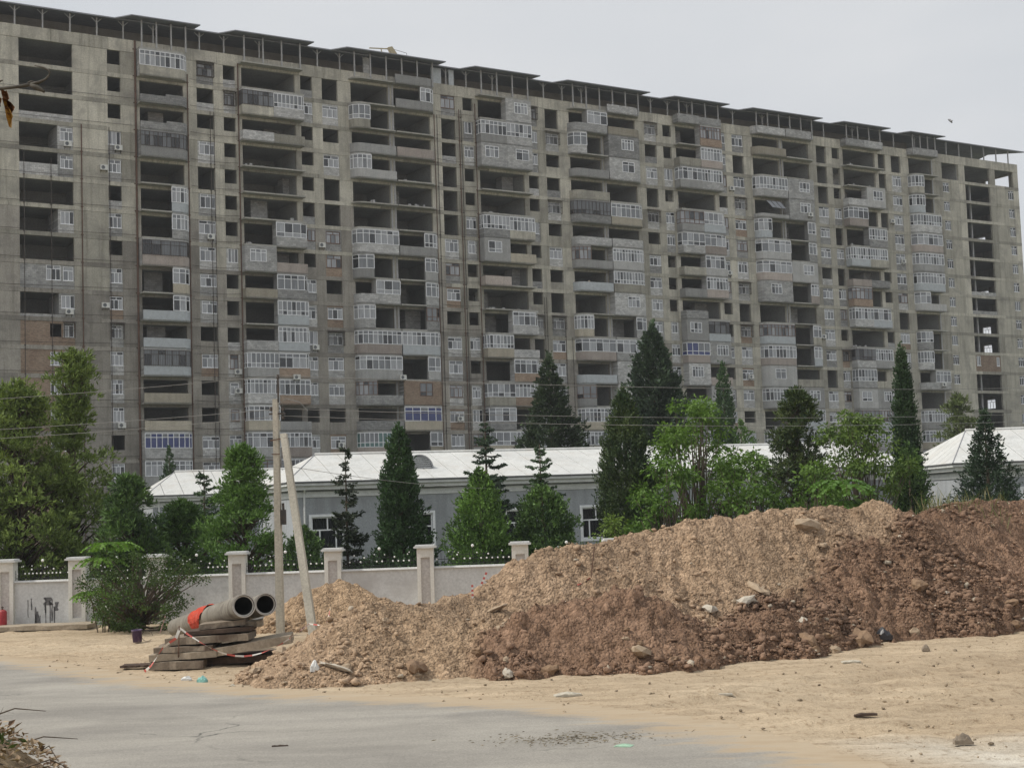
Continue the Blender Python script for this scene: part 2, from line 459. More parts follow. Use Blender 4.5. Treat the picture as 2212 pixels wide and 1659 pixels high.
def win_mesh(w, h, style):
    """frame mesh and pane mesh of a window of w x h, shared between alike windows"""
    var = random.randrange(5)
    key = (round(w, 1), round(h, 1), style, var)
    if key in WCACHE: return WCACHE[key]
    f, g = MB(), MB()
    fm = {'b': 6, 'd': 7}.get(style, 0)
    fw = .07
    w, h = key[0], key[1]
    n = 1 if w < .75 else 2 if w < 1.15 else 3 if w < 2.1 else max(3, int(w / .62))
    tz = h * (.70 + .05 * (var % 3))
    if var == 4 and w < 1.6: tz = h
    f.box(0, w, -.03, .04, 0, fw, fm); f.box(0, w, -.03, .04, h - fw, h, fm)
    f.box(0, fw, -.03, .04, fw, h - fw, fm); f.box(w - fw, w, -.03, .04, fw, h - fw, fm)
    if tz < h: f.box(fw, w - fw, -.025, .035, tz - fw / 2, tz + fw / 2, fm)
    xs_ = [w * i / n for i in range(n + 1)]
    for x in xs_[1:-1]: f.box(x - fw / 2, x + fw / 2, -.022, .032, fw, (tz - fw / 2) if tz < h else h - fw, fm)
    f.box(-.06, w + .06, -.10, -.032, -.05, -.002, fm)
    dk = 3
    def pick():
        if style == 'x': return 3 if random.random() < .6 else 2
        if style == 'u': return 4
        r = random.random()
        return 1 if r < .46 else 2 if r < .74 else 3
    for i in range(n):
        g.poly([(xs_[i], .01, 0.01), (xs_[i + 1], .01, .01), (xs_[i + 1], .01, tz), (xs_[i], .01, tz)], pick())
    if tz < h:
        n2 = 2 if n >= 3 else 1
        for i in range(n2):
            g.poly([(w * i / n2, .01, tz), (w * (i + 1) / n2, .01, tz), (w * (i + 1) / n2, .01, h - .01), (w * i / n2, .01, h - .01)], 2 if style == 'x' and random.random() < .3 else pick())
            if i: f.box(w * i / n2 - fw / 2, w * i / n2 + fw / 2, -.022, .032, tz + fw / 2, h - fw, fm)
    r = (f.mesh("window", WINMATS), g.mesh("pane", WINMATS))
    WCACHE[key] = r
    return r
def window(x, z, w, h, style='w', y=.06):
    fm, gm = win_mesh(w, h, style)
    o = inst("window", fm, tower, (x, y, z))
    inst("pane", gm, o)
    return o
# outdoor cooling units: hung on the wall, things of their own
AC_SPOTS = []
def cage(x0, x1, z0, z1, d=.38):
    c = MB()
    n = max(4, int((x1 - x0) / .16))
    for i in range(n + 1):
        x = x0 + (x1 - x0) * i / n
        c.box(x - .012, x + .012, -d, -d + .024, z0, z1)
    for z in (z0, z0 + .5 * (z1 - z0), z1):
        c.box(x0, x1, -d - .02, -d - .001, z - .02, z + .02)
        for x in (x0, x1): c.box(x - .02, x + .02, -d + .03, -.004, z - .02, z + .02)
    for x in (x0, x1):
        for i in range(1, 3): c.box(x - .014, x + .014, -d * i / 3 - .012, -d * i / 3 + .012, z0, z1)
    c.hexa([(x0 - .1, -d - .12, z1 + .05), (x1 + .1, -d - .12, z1 + .05), (x1 + .1, -.003, z1 + .2), (x0 - .1, -.003, z1 + .2),
            (x0 - .1, -d - .12, z1 + .09), (x1 + .1, -d - .12, z1 + .09), (x1 + .1, -.003, z1 + .24), (x0 - .1, -.003, z1 + .24)])
    c.build("window_cage", DARKMET, tower)
def fillrect(x0, x1, z0, z1, holes, mb, t=None, y0=.05, y1=.28):
    """wall filling of a bay with windows left open in it"""
    t = random.random() if t is None else t
    holes = sorted(holes)
    kind_ = mb; mb = MB()
    x = x0
    for a, b, c, d in holes:
        if a > x + .01: mb.box(x, a, y0, y1, z0, z1, 0, t)
        if c > z0 + .01: mb.box(a, b, y0, y1, z0, c, 0, t)
        if d < z1 - .01: mb.box(a, b, y0, y1, d, z1, 0, t)
        x = b
    if x1 > x + .01: mb.box(x, x1, y0, y1, z0, z1, 0, t)
    spec = {'block': ("block_infill", BLOCK), 'brick': ("brick_infill", BRICK), 'conc': ("wall_panel_with_window", CONC)}[kind_]
    if len(mb.f) == 12:
        for h_ in (0, 8):
            m2 = MB(); m2.hexa(mb.v[h_:h_ + 8], 0, t); m2.build(*spec, tower)
        return
    if mb.f: mb.build(*{'block': ("block_infill", BLOCK), 'brick': ("brick_infill", BRICK), 'conc': ("wall_panel_with_window", CONC)}[kind_], tower)

def wincell(x0, x1, k, code):
    zf = ZF(k); w = x1 - x0
    if code == 'n' or k >= 17:
        panel(x0, x1, zf, zf + OPH); return
    if code == 't':
        return
    bm = brickfill if random.random() < .10 and k > 3 else infill
    if code == 'o':
        if random.random() < .75: panel(x0, x1, zf, zf + .95, .5 + random.uniform(-.25, .25))
        else: fillrect(x0, x1, zf, zf + .9, [], infill)
        return
    if code in 'wadx':
        m = random.choice((0, 0, .1, .22)) * min(1, w / 1.4)
        zl = zf + random.choice((.92, 1.0, 1.05)); zh = zf + random.choice((2.5, 2.53, 2.35))
        style = 'b' if code == 'd' or (code == 'w' and random.random() < .09) else 'x' if code == 'x' else 'w'
        if code == 'w' and random.random() < .07: code = 'a'
        a, b = x0 + m, x1 - random.choice((0, m))
        fillrect(x0, x1, zf, zf + OPH, [(a, b, zl, zh)], bm)
        window(a, zl, b - a, zh - zl, style, .10)
        if code == 'a': AC_SPOTS.append((x0 - .95 if random.random() < .4 else x0 + .45 * w, zl - .62 if random.random() < .6 else zl + .1, k))
    if code == 'c':
        zl, zh = zf + .95, zf + 2.4
        fillrect(x0, x1, zf, zf + OPH, [(x0 + .12, x1 - .12, zl, zh)], bm)
        window(x0 + .12, zl, w - .24, zh - zl, random.choice('wwd'), .10)
        cage(x0 + .02, x1 - .02, zl - .05, zh + .05)

BASE = [15.4 + 31.45 * i for i in range(4)]
COLS = []      # (x0, x1, codes)
cc = {
    'C0': ["coowtwawwwowoowww", "wtotttwwwowwdawww", "cowtcowwwwowwwwww", "tttwwwowwawtwwwww"],
    'C1': ["ocooooowooowawwww", "owwoowwooowowwwww", "oowowwooowwwowwww", "otowtwtwwocwwwwww"],
    'D1': ["owoooowowwawwowww", "cwwoowoooctwwwwww", "wwwowwwwoowowwwww", "ttntnnoononnnwwww"],
    'E0': ["twowttwwowcwwoaww", "tcoocowotcwwwwwww", "wtacwwwctcwawowww", "twwawawwtwwttwwww"],
}
for i, b in enumerate(BASE):
    COLS += [(b - 5.35, b - 3.35, cc['C0'][i]), (b - 2.2, b - .75, cc['C1'][i]), (b, b + 6.6, 'B'), (b + 7.3, b + 8.8, cc['D1'][i]), (b + 10.05, b + 12.1, cc['E0'][i]), (b + 13.8, b + 18.8, 'B')]
    if i < 3: COLS.append((b + 19.55, b + 24.55, 'B'))
COLS.append((3.5, 8.5, 'B'))
COLS += [(-9.45, -3.8, 'A0'), (-.05, 1.4, "oooawowowacwwaoww"), (130.9, 134.7, 'S0'), (136.1, 141.9, 'S1'), (143.2, 147.6, 'S2'),
         (-16.5, -13.5, "oowwoowowwoowwwww"), (-27.0, -21.0, 'B')]
COLS.sort()
# piers between the openings, a panel for each storey
edges = [S0] + [e for c_ in COLS for e in c_[:2]] + [S1]
for i in range(0, len(edges), 2):
    a, b = edges[i], edges[i + 1]
    tb = random.uniform(.12, .9)
    n = max(1, int((b - a) / 4.2))
    for q in range(n):
        xa, xb = a + (b - a) * q / n, a + (b - a) * (q + 1) / n
        for k in range(NR):
            panel(xa + (.012 if q else 0), xb - (.012 if q < n - 1 else 0), ZF(k) + .015, ZF(k) + OPH - .015, min(1, max(0, tb + random.uniform(-.3, .3) + (.12 if k < 4 else -.10 if k > 6 and a < 50 else 0))))
# a beam over every storey, and the attic parapet
for k in range(NR):
    x = S0
    while x < S1:
        x2 = min(S1, x + random.choice((10.4, 11.3, 12.1)))
        if S1 - x2 < 2: x2 = S1
        b_ = MB(); b_.box(x + .01, x2 - .01, -.022 - .012 * random.random(), .35, ZF(k) - .45, ZF(k), 1 if ZF(k) < (33 if x < 40 else 25 if x < 75 else 4) else 0, random.uniform(.1, .85)); b_.build('edge_beam', [CONC, BRGREY], tower)
        x = x2
x = S0
while x < S1:
    x2 = min(S1, x + 3.1)
    if S1 - x2 < 1: x2 = S1
    b_ = MB(); b_.box(x + .01, x2 - .01, -.03, .30, 54.66, 56.02 - (.0 if x < 112 else .05), 0, random.uniform(.45, 1.0)); b_.build('attic_parapet', CONC, tower)
    x = x2
for x0, x1, code in COLS:
    for k in range(NR):
        zf = ZF(k)
        if code == 'B': continue
        if code == 'A0':
            xm = -5.45
            if k in (0, 1, 5, 7): continue
            if k == 2: fillrect(x0, x1, zf, zf + .75, [], infill)
            elif k in (3, 6, 9):
                fillrect(xm, x1, zf, zf + OPH, [(xm + .25, x1 - .05, zf + .95, zf + 2.4)], infill)
                window(xm + .25, zf + .95, x1 - .05 - xm - .25, 1.45, 'w', .10)
                b_ = MB(); b_.box(xm, xm + .2, .282, 4.0, zf, zf + OPH); b_.build('partition_wall', BLOCK, tower)
                if k != 6: AC_SPOTS.append((xm + .6, zf + .3, k))
                if k == 9: fillrect(x0, xm, zf, zf + .28, [], infill)
            elif k == 4:
                fillrect(x0, xm, zf, zf + 1.3, [], infill, .8)
                fillrect(xm, x1, zf, zf + OPH, [(xm + .25, x1 - .05, zf + .95, zf + 2.3)], infill)
                window(xm + .25, zf + .95, x1 - .05 - xm - .25, 1.35, 'w', .10)
            elif k == 8:
                fillrect(x0, x1, zf, zf + OPH, [(-6.75, -5.25, zf + .9, zf + 2.5), (-5.0, -3.85, zf + .9, zf + 2.4)], infill, .35)
                window(-6.75, zf + .9, 1.5, 1.6, 'w', .10); window(-5.0, zf + .9, 1.15, 1.5, 'w', .10)
            else:
                fillrect(x0, x1, zf, zf + OPH, [(-6.4, -5.2, zf + .9, zf + 2.3), (-5.0, -3.85, zf + .9, zf + 2.4)], brickfill)
                if k > 10: window(-6.4, zf + .9, 1.2, 1.4, 'w', .10)
                window(-5.0, zf + .9, 1.15, 1.5, 'w', .10)
                if k == 10: cage(-5.0, -3.85, zf + .85, zf + 2.35)
        elif code == 'S0' or code == 'S2':
            if k == 0: continue
            a = x0 + .1 if code == 'S0' else x1 - 1.45
            fillrect(x0, x1, zf, zf + OPH, [(a, a + 1.35, zf + .95, zf + 2.45)], 'conc', random.uniform(.4, .8), 0.0, .3)
            window(a, zf + .95, 1.35, 1.5, 'x', .10)
        elif code == 'S1':
            if k == 10:
                fillrect(x0, x1, zf, zf + OPH, [(x0 + .3, x0 + 1.2, zf + .9, zf + 2.4), (x1 - .9, x1 - .2, zf + .9, zf + 2.3)], brickfill)
                window(x0 + .3, zf + .9, .9, 1.5, 'w', .10); window(x1 - .9, zf + .9, .7, 1.4, 'w', .10)
            elif k in (6, 7): fillrect(x0, x1, zf, zf + .55, [], infill)
        else:
            wincell(x0, x1, k, code[k] if k < len(code) else 'n')
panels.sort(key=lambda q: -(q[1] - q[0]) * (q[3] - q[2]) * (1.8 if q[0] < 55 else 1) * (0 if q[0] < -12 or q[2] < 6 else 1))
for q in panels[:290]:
    b_ = MB(); b_.box(q[0], q[1], q[5], q[6], q[2], q[3], q[7], q[4]); b_.build("wall_panel", [CONC, BRGREY], tower)
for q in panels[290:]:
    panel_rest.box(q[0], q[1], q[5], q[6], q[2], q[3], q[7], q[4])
tag(panel_rest.build("wall_panels", [CONC, BRGREY], tower), kind="stuff")
# inside: floors, cross walls, back wall, gable with windows
DEP = 12.0
for k in range(-1, NR):
    z = ZF(k)
    b_ = MB(); b_.box(S0, S1 - .02, .36, DEP, z - .22, z - .002, 0); b_.build("floor_slab", ROOM, tower)
cw = sorted([S0 + .2, -11.4, -2.6, 2.6, 9.2, 12.6, 15.0, 22.3, 25.0, 28.3] + [b + o for b in BASE for o in (-6.2, -2.8, 7.0, 9.4, 12.9, 19.2, 24.9)] + [135.4])
cwf = []
for x in cw:
    if (not cwf or x - cwf[-1] > 1.2) and x < 135.5: cwf.append(x)
for x in cwf:
    b_ = MB(); b_.box(x - .1, x + .1, .352, DEP - .01, 0, 55.0); b_.build("cross_wall", ROOM, tower)
b_ = MB()
b_.box(S0, S1, DEP, DEP + .3, 0, 55.3); b_.box(S0, 135.4, 7.0, 7.2, 0, 55.0); b_.build("back_wall", ROOM, tower)
gb = MB()
for k in range(NR):
    zf = ZF(k); z1 = zf + 3.0
    if k == 0:
        gb.box(S1 - .3, S1, 0.36, 1.6, zf, z1); gb.box(S1 - .3, S1, 6.4, 8, zf, z1); gb.box(S1 - .3, S1, 11, DEP, zf, z1); gb.box(S1 - .3, S1, 1.6, 6.4, zf + 2.4, z1); gb.box(S1 - .3, S1, 8, 11, zf + 2.4, z1)
        continue
    ya, yb = 7.0, 8.75
    if k in (3, 6, 8, 9, 12):
        gb.box(S1 - .3, S1, .36, ya, zf, z1); gb.box(S1 - .3, S1, yb, DEP, zf, z1)
        gb.box(S1 - .3, S1, ya, yb, zf, zf + .75); gb.box(S1 - .3, S1, ya, yb, zf + 2.3, z1)
        fm, gm = win_mesh(1.75, 1.5, 'w')
        inst("window", fm, tower, (S1 - .1, ya, zf + .75), (0, 0, math.pi / 2))
    else: gb.box(S1 - .3, S1, .36, DEP, zf, z1)
gb.box(S1 - .3, S1, .36, DEP, 0, ZF(NR - 1))
gb.build("gable_wall", CONC, tower)
for k in range(1, NR - 3):
    zf = ZF(k)
    b_ = MB(); b_.box(138.2, 138.45, 1.0, 1.25, zf, zf + 2.78); b_.build("column", POSTC, tower)
    # glazed loggias on the gable end
    g_ = MB(); g_.box(S1 + .002, S1 + 1.1, 3.0, 6.0, zf - .15, zf + .95, 0); g_.build("end_balcony", RENDER, tower)
    f_ = MB()
    for j in range(6): f_.box(S1 + 1.02, S1 + 1.1, 3.0 + .584 * j, 3.08 + .584 * j, zf + .951, zf + 2.6, 0)
    for z in (zf + .96, zf + 2.0, zf + 2.5): f_.box(S1 + 1.0, S1 + 1.12, 3.0, 6.0, z, z + .08, 0)
    for z in (zf + 2.0, zf + 2.5): f_.box(S1 + .01, S1 + 1.0, 3.0, 3.08, z, z + .08, 0)
    f_.build("end_balcony_frame", PVC, tower)

# ---- balconies
PROJ = 1.2
def arcpath(x0, x1, curve):
    if curve == 'l':
        r = PROJ
        return [(x0 + r - r * math.cos(a), -r * math.sin(a)) for a in np.linspace(0, math.pi / 2, 6)] + [(x1, -PROJ)]
    if curve == 'r':
        r = PROJ
        return [(x0, -PROJ)] + [(x1 - r + r * math.sin(a), -r * math.cos(a)) for a in np.linspace(0, math.pi / 2, 6)]
    if curve == 'L': return [(x0, 0.0), (x0, -PROJ), (x1, -PROJ)]
    return [(x0, -PROJ), (x1, -PROJ), (x1, 0.0)]
def cutpath(pts, s0, s1):
    out = []; acc = 0
    for (a, b) in zip(pts, pts[1:]):
        L = math.hypot(b[0] - a[0], b[1] - a[1])
        lo, hi = max(s0, acc), min(s1, acc + L)
        if hi > lo + 1e-4:
            pa = tuple(a[i] + (b[i] - a[i]) * (lo - acc) / L for i in (0, 1)); pb = tuple(a[i] + (b[i] - a[i]) * (hi - acc) / L for i in (0, 1))
            if not out: out.append(pa)
            out.append(pb)
        acc += L
    return out
def plen(p): return sum(math.hypot(b[0] - a[0], b[1] - a[1]) for a, b in zip(p, p[1:]))
def wallpath(mb, pts, z0, z1, th, m=0, t=.5):
    """wall of thickness th standing along a path; outside is to the right of the way"""
    nrm = []
    for i in range(len(pts)):
        a = pts[max(i - 1, 0)]; b = pts[min(i + 1, len(pts) - 1)]
        if 0 < i < len(pts) - 1:
            d1 = Vector((pts[i][0] - a[0], pts[i][1] - a[1])).normalized(); d2 = Vector((b[0] - pts[i][0], b[1] - pts[i][1])).normalized()
            n1 = Vector((-d1.y, d1.x)); n2 = Vector((-d2.y, d2.x)); n_ = (n1 + n2).normalized(); n_ = n_ / max(.35, n_.dot(n1))
        else:
            d1 = Vector((b[0] - a[0], b[1] - a[1])).normalized(); n_ = Vector((-d1.y, d1.x))
        nrm.append(n_)
    for i in range(len(pts) - 1):
        p, q = pts[i], pts[i + 1]; a, b = nrm[i], nrm[i + 1]
        pi = (p[0] + a.x * th, p[1] + a.y * th); qi = (q[0] + b.x * th, q[1] + b.y * th)
        mb.hexa([(*p, z0), (*q, z0), (*qi, z0), (*pi, z0), (*p, z1), (*q, z1), (*qi, z1), (*pi, z1)], m, t)
def glaze(mb, pts, z0, z1, style='w', step=None):
    step = step or random.choice((.5, .58, .66, .8, 1.0))
    if style == 'w' and random.random() < .10: style = 'b'
    fm = {'b': 6, 'd': 7}.get(style, 0)
    L = plen(pts); n = max(1, round(L / step)); fw = .07 if style != 'd' else .045
    tz = z0 + (z1 - z0) * (.70 if random.random() < .7 else .30)
    P = [cutpath(pts, L * i / n, L * (i + 1) / n) for i in range(n)]
    curtain = random.random()
    for i, c_ in enumerate(P):
        if len(c_) < 2: continue
        a, b = c_[0], c_[-1]
        d = Vector((b[0] - a[0], b[1] - a[1]))
        if d.length < .05: continue
        d.normalize(); nn = Vector((-d.y, d.x))
        def bar_(x, z, z2, w):
            x = Vector(x)
            p0 = x - d * w / 2 - nn * .03; p1 = x + d * w / 2 - nn * .03; p2 = x + d * w / 2 + nn * .05; p3 = x - d * w / 2 + nn * .05
            mb.hexa([(*p0, z), (*p1, z), (*p2, z), (*p3, z), (*p0, z2), (*p1, z2), (*p2, z2), (*p3, z2)], fm)
        bar_(a, z0, z1, fw if i % 2 else fw * 1.15)
        if i == n - 1: bar_(b, z0, z1, fw * 1.2)
        for z, w in ((z0, fw), (tz, fw), (z1 - fw, fw)):
            p0 = Vector(a) - nn * .027; p1 = Vector(b) - nn * .027; p2 = Vector(b) + nn * .04; p3 = Vector(a) + nn * .04
            mb.hexa([(*p0, z), (*p1, z), (*p2, z), (*p3, z), (*p0, z + w), (*p1, z + w), (*p2, z + w), (*p3, z + w)], fm)
        def pk():
            if style == 'u': return 4
            if style == 'e': return 5
            r = random.random()
            if style == 'd': return 2 if r < .6 else 3
            return 1 if r < .2 + .45 * curtain else 2 if r < .8 else 3
        a2 = Vector(a) + nn * .015; b2 = Vector(b) + nn * .015
        mb.poly([(*a2, z0), (*b2, z0), (*b2, tz), (*a2, tz)], pk())
        mb.poly([(*a2, tz), (*b2, tz), (*b2, z1), (*a2, z1)], pk() if random.random() < .5 else 2)
PINKR = surf('pinkish_render', (.36, .31, .28), (.45, .395, .36), .7, .92, 12.0, .25, .01, .2, tint=.25, streak=.2)
TANR = surf('tan_render', (.36, .325, .26), (.45, .41, .335), .7, .92, 12.0, .25, .01, .2, tint=.25, streak=.2)
PARMATS = [RENDER, BLOCK, BRICK, LGREY, CONC, PINKR, TANR]
def balcony(x0, x1, k, code, curve, neighbour='.'):
    zf = ZF(k); path = arcpath(x0, x1, curve)
    L = plen(path)
    sl = MB()
    outer = [(x, y) for x, y in path]
    if curve in 'lL': foot = outer + [(x1, 0.0)]
    else: foot = [(x0, 0.0)] + outer
    n = len(foot); th = .16
    jag = random.uniform(.3, .7)
    sl.poly([(x, y, zf) for x, y in foot], 0, jag); sl.poly([(x, y, zf - th) for x, y in foot][::-1], 0, jag)
    for i in range(n):
        a, b = foot[i], foot[(i + 1) % n]
        sl.poly([(*a, zf - th), (*b, zf - th), (*b, zf), (*a, zf)], 0, jag)
    bo = sl.build("balcony", SLABC, tower)
    if code in '.pPk' and k >= 0 and random.random() < .4:
        xa = random.uniform(x0 + .6, x0 + 2.6); pw = MB(); pw.box(xa, xa + random.uniform(1.2, 2.6), random.uniform(2.2, 4.0), 4.2, zf + .004, zf + 2.76); pw.build("partition_wall", BLOCK, tower)
    if code == '.' and k >= 0 and random.random() < .35:
        rb = MB()
        for _ in range(random.randrange(3, 8)):
            bx_, by_ = random.uniform(x0 + .5, x1 - 1.0), random.uniform(-.8, .6); w_ = random.uniform(.2, .42); rb.box(bx_, bx_ + w_, by_, by_ + .2, zf + .002, zf + random.uniform(.1, .42))
        tag(rb.build("loose_blocks", BLOCK, bo), kind="stuff")
    if code == '.': return bo
    par, gl, lin, pty = MB(), MB(), MB(), MB()
    t = random.random()
    pm = random.choice((0, 0, 1, 1, 1, 4, 3, 5, 6))
    ph = 1.0 + random.uniform(-.06, .08)
    z0, zt = zf + ph, zf + 2.68
    PO = [(x, y) for x, y in path]
    def sub(full_parapet, a, b, style='w', mat=None, top=True):
        wallpath(par, PO if full_parapet else cutpath(PO, a, b), zf - .165, z0, .14, pm if mat is None else mat, t)
        if b > a:
            seg = cutpath(PO, a, b)
            glaze(gl, seg, z0 + .01, zt, style)
            if top: wallpath(lin, seg, zt + .005, zf + 2.838, .12, 0, t)
    side = 1 if curve in 'lL' else 0
    if code == 'p': sub(True, 0, 0)
    elif code == 'P':
        wallpath(par, PO, zf - .165, zf + .75, .16, 1, t)
        q = L * random.uniform(.35, .6); wallpath(lin, cutpath(PO, q if curve in 'rR' else 0, L if curve in 'rR' else q), zf + .755, zf + .98, .16, 1, t)
    elif code in 'gbBde':
        st = {'g': 'w', 'b': 'b' if random.random() < .35 else 'w', 'B': 'u', 'd': 'd', 'e': 'e'}[code]
        sub(True, 0, L, st, 2 if code == 'b' else None)
    elif code == 'G':
        a, b = L * .36, L * .36 + min(1.9, L * .42)
        if curve in 'rR': a, b = L - b, L - a
        m = random.choice((0, 1, 1))
        z0 = zf + 1.0
        wallpath(par, PO, zf - .165, z0, .14, m, t)
        wallpath(par, cutpath(PO, 0, a), z0, zf + 2.838, .14, m, t); wallpath(par, cutpath(PO, b, L), z0, zf + 2.838, .14, m, t)
        wallpath(par, cutpath(PO, a, b), zf + 2.45, zf + 2.838, .14, m, t)
        glaze(gl, cutpath(PO, a, b), z0 + .01, zf + 2.44, 'w')
    elif code == 'R':
        a, b = L * .34, L * .34 + 1.7
        wallpath(par, PO, zf - .165, zf + 1.0, .14, 2, t); wallpath(par, cutpath(PO, 0, a), zf + 1.0, zf + 2.838, .14, 2, t)
        wallpath(par, cutpath(PO, b, L), zf + 1.0, zf + 2.838, .14, 2, t); wallpath(par, cutpath(PO, a, b), zf + 2.6, zf + 2.838, .14, 2, t)
        glaze(gl, cutpath(PO, a, b), zf + 1.01, zf + 2.59, 'b')
    elif code in 'kKq':
        w = 2.9 if code != 'q' else L * .5
        near_outer = (curve in 'lL') != (code == 'q')
        a, b = (0, w) if near_outer else (L - w, L)
        sub(code != 'k', a, b, 'e' if False else 'w')
        # wall closing the glazed corner
        xx = path[0][0] + 1.75 if curve in 'lL' else path[-1][0] - 1.75
        if code == 'q': xx = cutpath(PO, 0, a if a > 0 else b)[-1][0]
        pty.box(xx - .06, xx + .06, -PROJ + .16, -.003, zf + .002, zf + 2.83, 0, t)
    elif code == 't':
        zz = zf + 1.0
        for i in range(4):
            x = x0 + 1.3 + i * .9
            gl.bar((x, -PROJ, zz + 1.3), (x + .35, -PROJ - .9, zz + .1), .05, .05, 7)
        gl.poly([(x0 + 1.4, -PROJ - .02, zz + 1.25), (x0 + 4.0, -PROJ - .02, zz + 1.25), (x0 + 4.35, -PROJ - .88, zz + .12), (x0 + 1.75, -PROJ - .88, zz + .12)], 2)
        for z in (zz, zz + 1.3): gl.bar((x0 + 1.2, -PROJ, z), (x0 + 4.2, -PROJ, z), .05, .05, 7)
        wallpath(par, PO, zf - .165, zf + .45, .14, 0, t)
    # party wall between two halves
    xm = x1 if curve in 'lL' else x0
    if code in 'gbBdeGRq' and (curve in 'lL' or neighbour in '.pPkKt'):
        e = -.075 if curve in 'lL' else .075
        pty.box(min(xm, xm + 2 * e), max(xm, xm + 2 * e), -PROJ + .15, -.003, zf + .002, zf + 2.83, 1, t)
    if par.f: par.build("parapet", PARMATS, bo)
    if lin.f: lin.build("lintel", PARMATS, bo)
    if pty.f: pty.build("party_wall", PARMATS, bo)
    if gl.f: gl.build("balcony_window", WINMATS, bo)
    if code == 'd':
        c_ = MB()
        for i in range(int(L / .2)):
            q = cutpath(PO, i * .2, i * .2 + .02)
            if q: c_.box(q[0][0] - .01, q[0][0] + .01, q[0][1] - .09, q[0][1] - .07, z0 - .1, zt)
        c_.build("grille", DARKMET, bo)
    return bo
DB = ["..,..,dg,pp,..,..,..,.g,Gp,pg,.g,pg,gb,gb,gp,gg,gg,gg", "..,.G,gg,GG,..,..,gg,Gp,p.,..,.g,gp,.b,gb,g.,gg,gg,gg",
      "pp,.b,pg,gg,..,gg,gg,pg,pg,p.,Gd,BG,Gp,pG,gg,gg,gg,gg", "pp,..,..,pG,g.,.g,gg,pp,b.,gg,..,dg,gp,GG,gg,gg,gg,gg"]
for i, b in enumerate(BASE):
    for j, cd in enumerate(DB[i].split(',')):
        k = j - 1
        balcony(b - .4, b + 3.39, k, cd[0], 'L', cd[1]); balcony(b + 3.41, b + 7.2, k, cd[1], 'R', cd[0])
F1 = [". . k p K . . g k q k g g K p e g g", ". q k p p d p K p . k g p k g g g g", "p p . g t k g g G . g g G g . g g g", "p . k k g g g g K . k k q . g g g g"]
F2 = ["p K . p . . . K k k k g k R B k g g", "p p G G . g p g g G k g G G g g g g", "p . . G G k k G k . k k p G g g g g"]
for i, b in enumerate(BASE):
    for j, cd in enumerate(F1[i].split()): balcony(b + 13.5, b + 19.1, j - 1, cd, 'l')
    if i < 3:
        for j, cd in enumerate(F2[i].split()): balcony(b + 19.25, b + 24.85, j - 1, cd, 'r')
for j, cd in enumerate(". g P P d . k k d k K p d p p B g g".split()): balcony(3.2, 8.8, j - 1, cd, 'r')
# posts beside the wide balcony openings
for b in BASE:
    for x in (b + 18.82, b + 19.28):
        if x < 129:
            b_ = MB(); b_.box(x, x + .22, -.05, .34, 1.0, 55.0); b_.build("pier", POSTC, tower)

# ---- attic and roof
b_ = MB()
ro = []
for (y, z) in ((-.55, 58.0), (7.0, 59.3), (14.0, 58.0)): ro.append((y, z))
for (ya, za), (yb, zb) in zip(ro, ro[1:]):
    b_.hexa([(S0, ya, za), (S1 + 1.6, ya, za), (S1 + 1.6, yb, zb), (S0, yb, zb), (S0, ya, za + .14), (S1 + 1.6, ya, za + .14), (S1 + 1.6, yb, zb + .14), (S0, yb, zb + .14)])
roof = b_.build("roof", ROOFUND, tower)
b_ = MB(); b_.box(S0, 131.0, 6.9, 7.1, 55.12, 59.25); b_.build("attic_wall", POSTC, tower)
def attic_post(x, y, zt, brace):
    b_ = MB(); z0 = 56.03 if y > -.3 else 55.12
    b_.box(x - .075, x + .075, y - .075, y + .075, z0, zt)
    if brace:
        for sg in (-1, 1): b_.bar((x + sg * .05, y, zt - .5), (x + sg * .55, y, zt - .04), .055, .07)
    b_.build("attic_post", POSTC, tower)
spans = [(b - .5, b + 7.4) for b in BASE] + [(b + 13.4, (b + 25.0) if i < 3 else b + 19.3) for i, b in enumerate(BASE)] + [(3.0, 9.0)]
x = -33.0
while x < S1:
    if not any(a - .4 < x < c_ + .4 for a, c_ in spans): attic_post(x, .12, 58.04, x < 100)
    x += 2.9
for a, c_ in spans:
    n = max(3, round((c_ - a) / 2.5))
    for i in range(n + 1):
        xx = a + .5 + (c_ - a - 1.0) * i / n
        zb = 55.12
        attic_post(xx, -1.0, 58.12, False)
        if i == 1: attic_post(xx, .12, 58.06, True)
    b_ = MB()
    b_.hexa([(a - .9, -2.0, 58.14), (c_ + .9, -2.0, 58.14), (c_ + .9, .9, 58.40), (a - .9, .9, 58.40), (a - .9, -2.0, 58.26), (c_ + .9, -2.0, 58.26), (c_ + .9, .9, 58.52), (a - .9, .9, 58.52)])
    b_.hexa([(a - 2.4, -.56, 58.0), (a - .9, -2.0, 58.14), (a - .9, .9, 58.4), (a - 2.4, .9, 58.25), (a - 2.4, -.56, 58.12), (a - .9, -2.0, 58.26), (a - .9, .9, 58.52), (a - 2.4, .9, 58.37)])
    b_.build("roof_canopy", ROOFUND, roof)
for x, w in ((40.3, 1.4), (42.8, .7), (31.0, .8)):
    b_ = MB(); b_.box(x, x + w, .02, .2, 56.03, 57.95); b_.build("attic_block_wall", LGREY if x > 35 else BLOCK, tower)

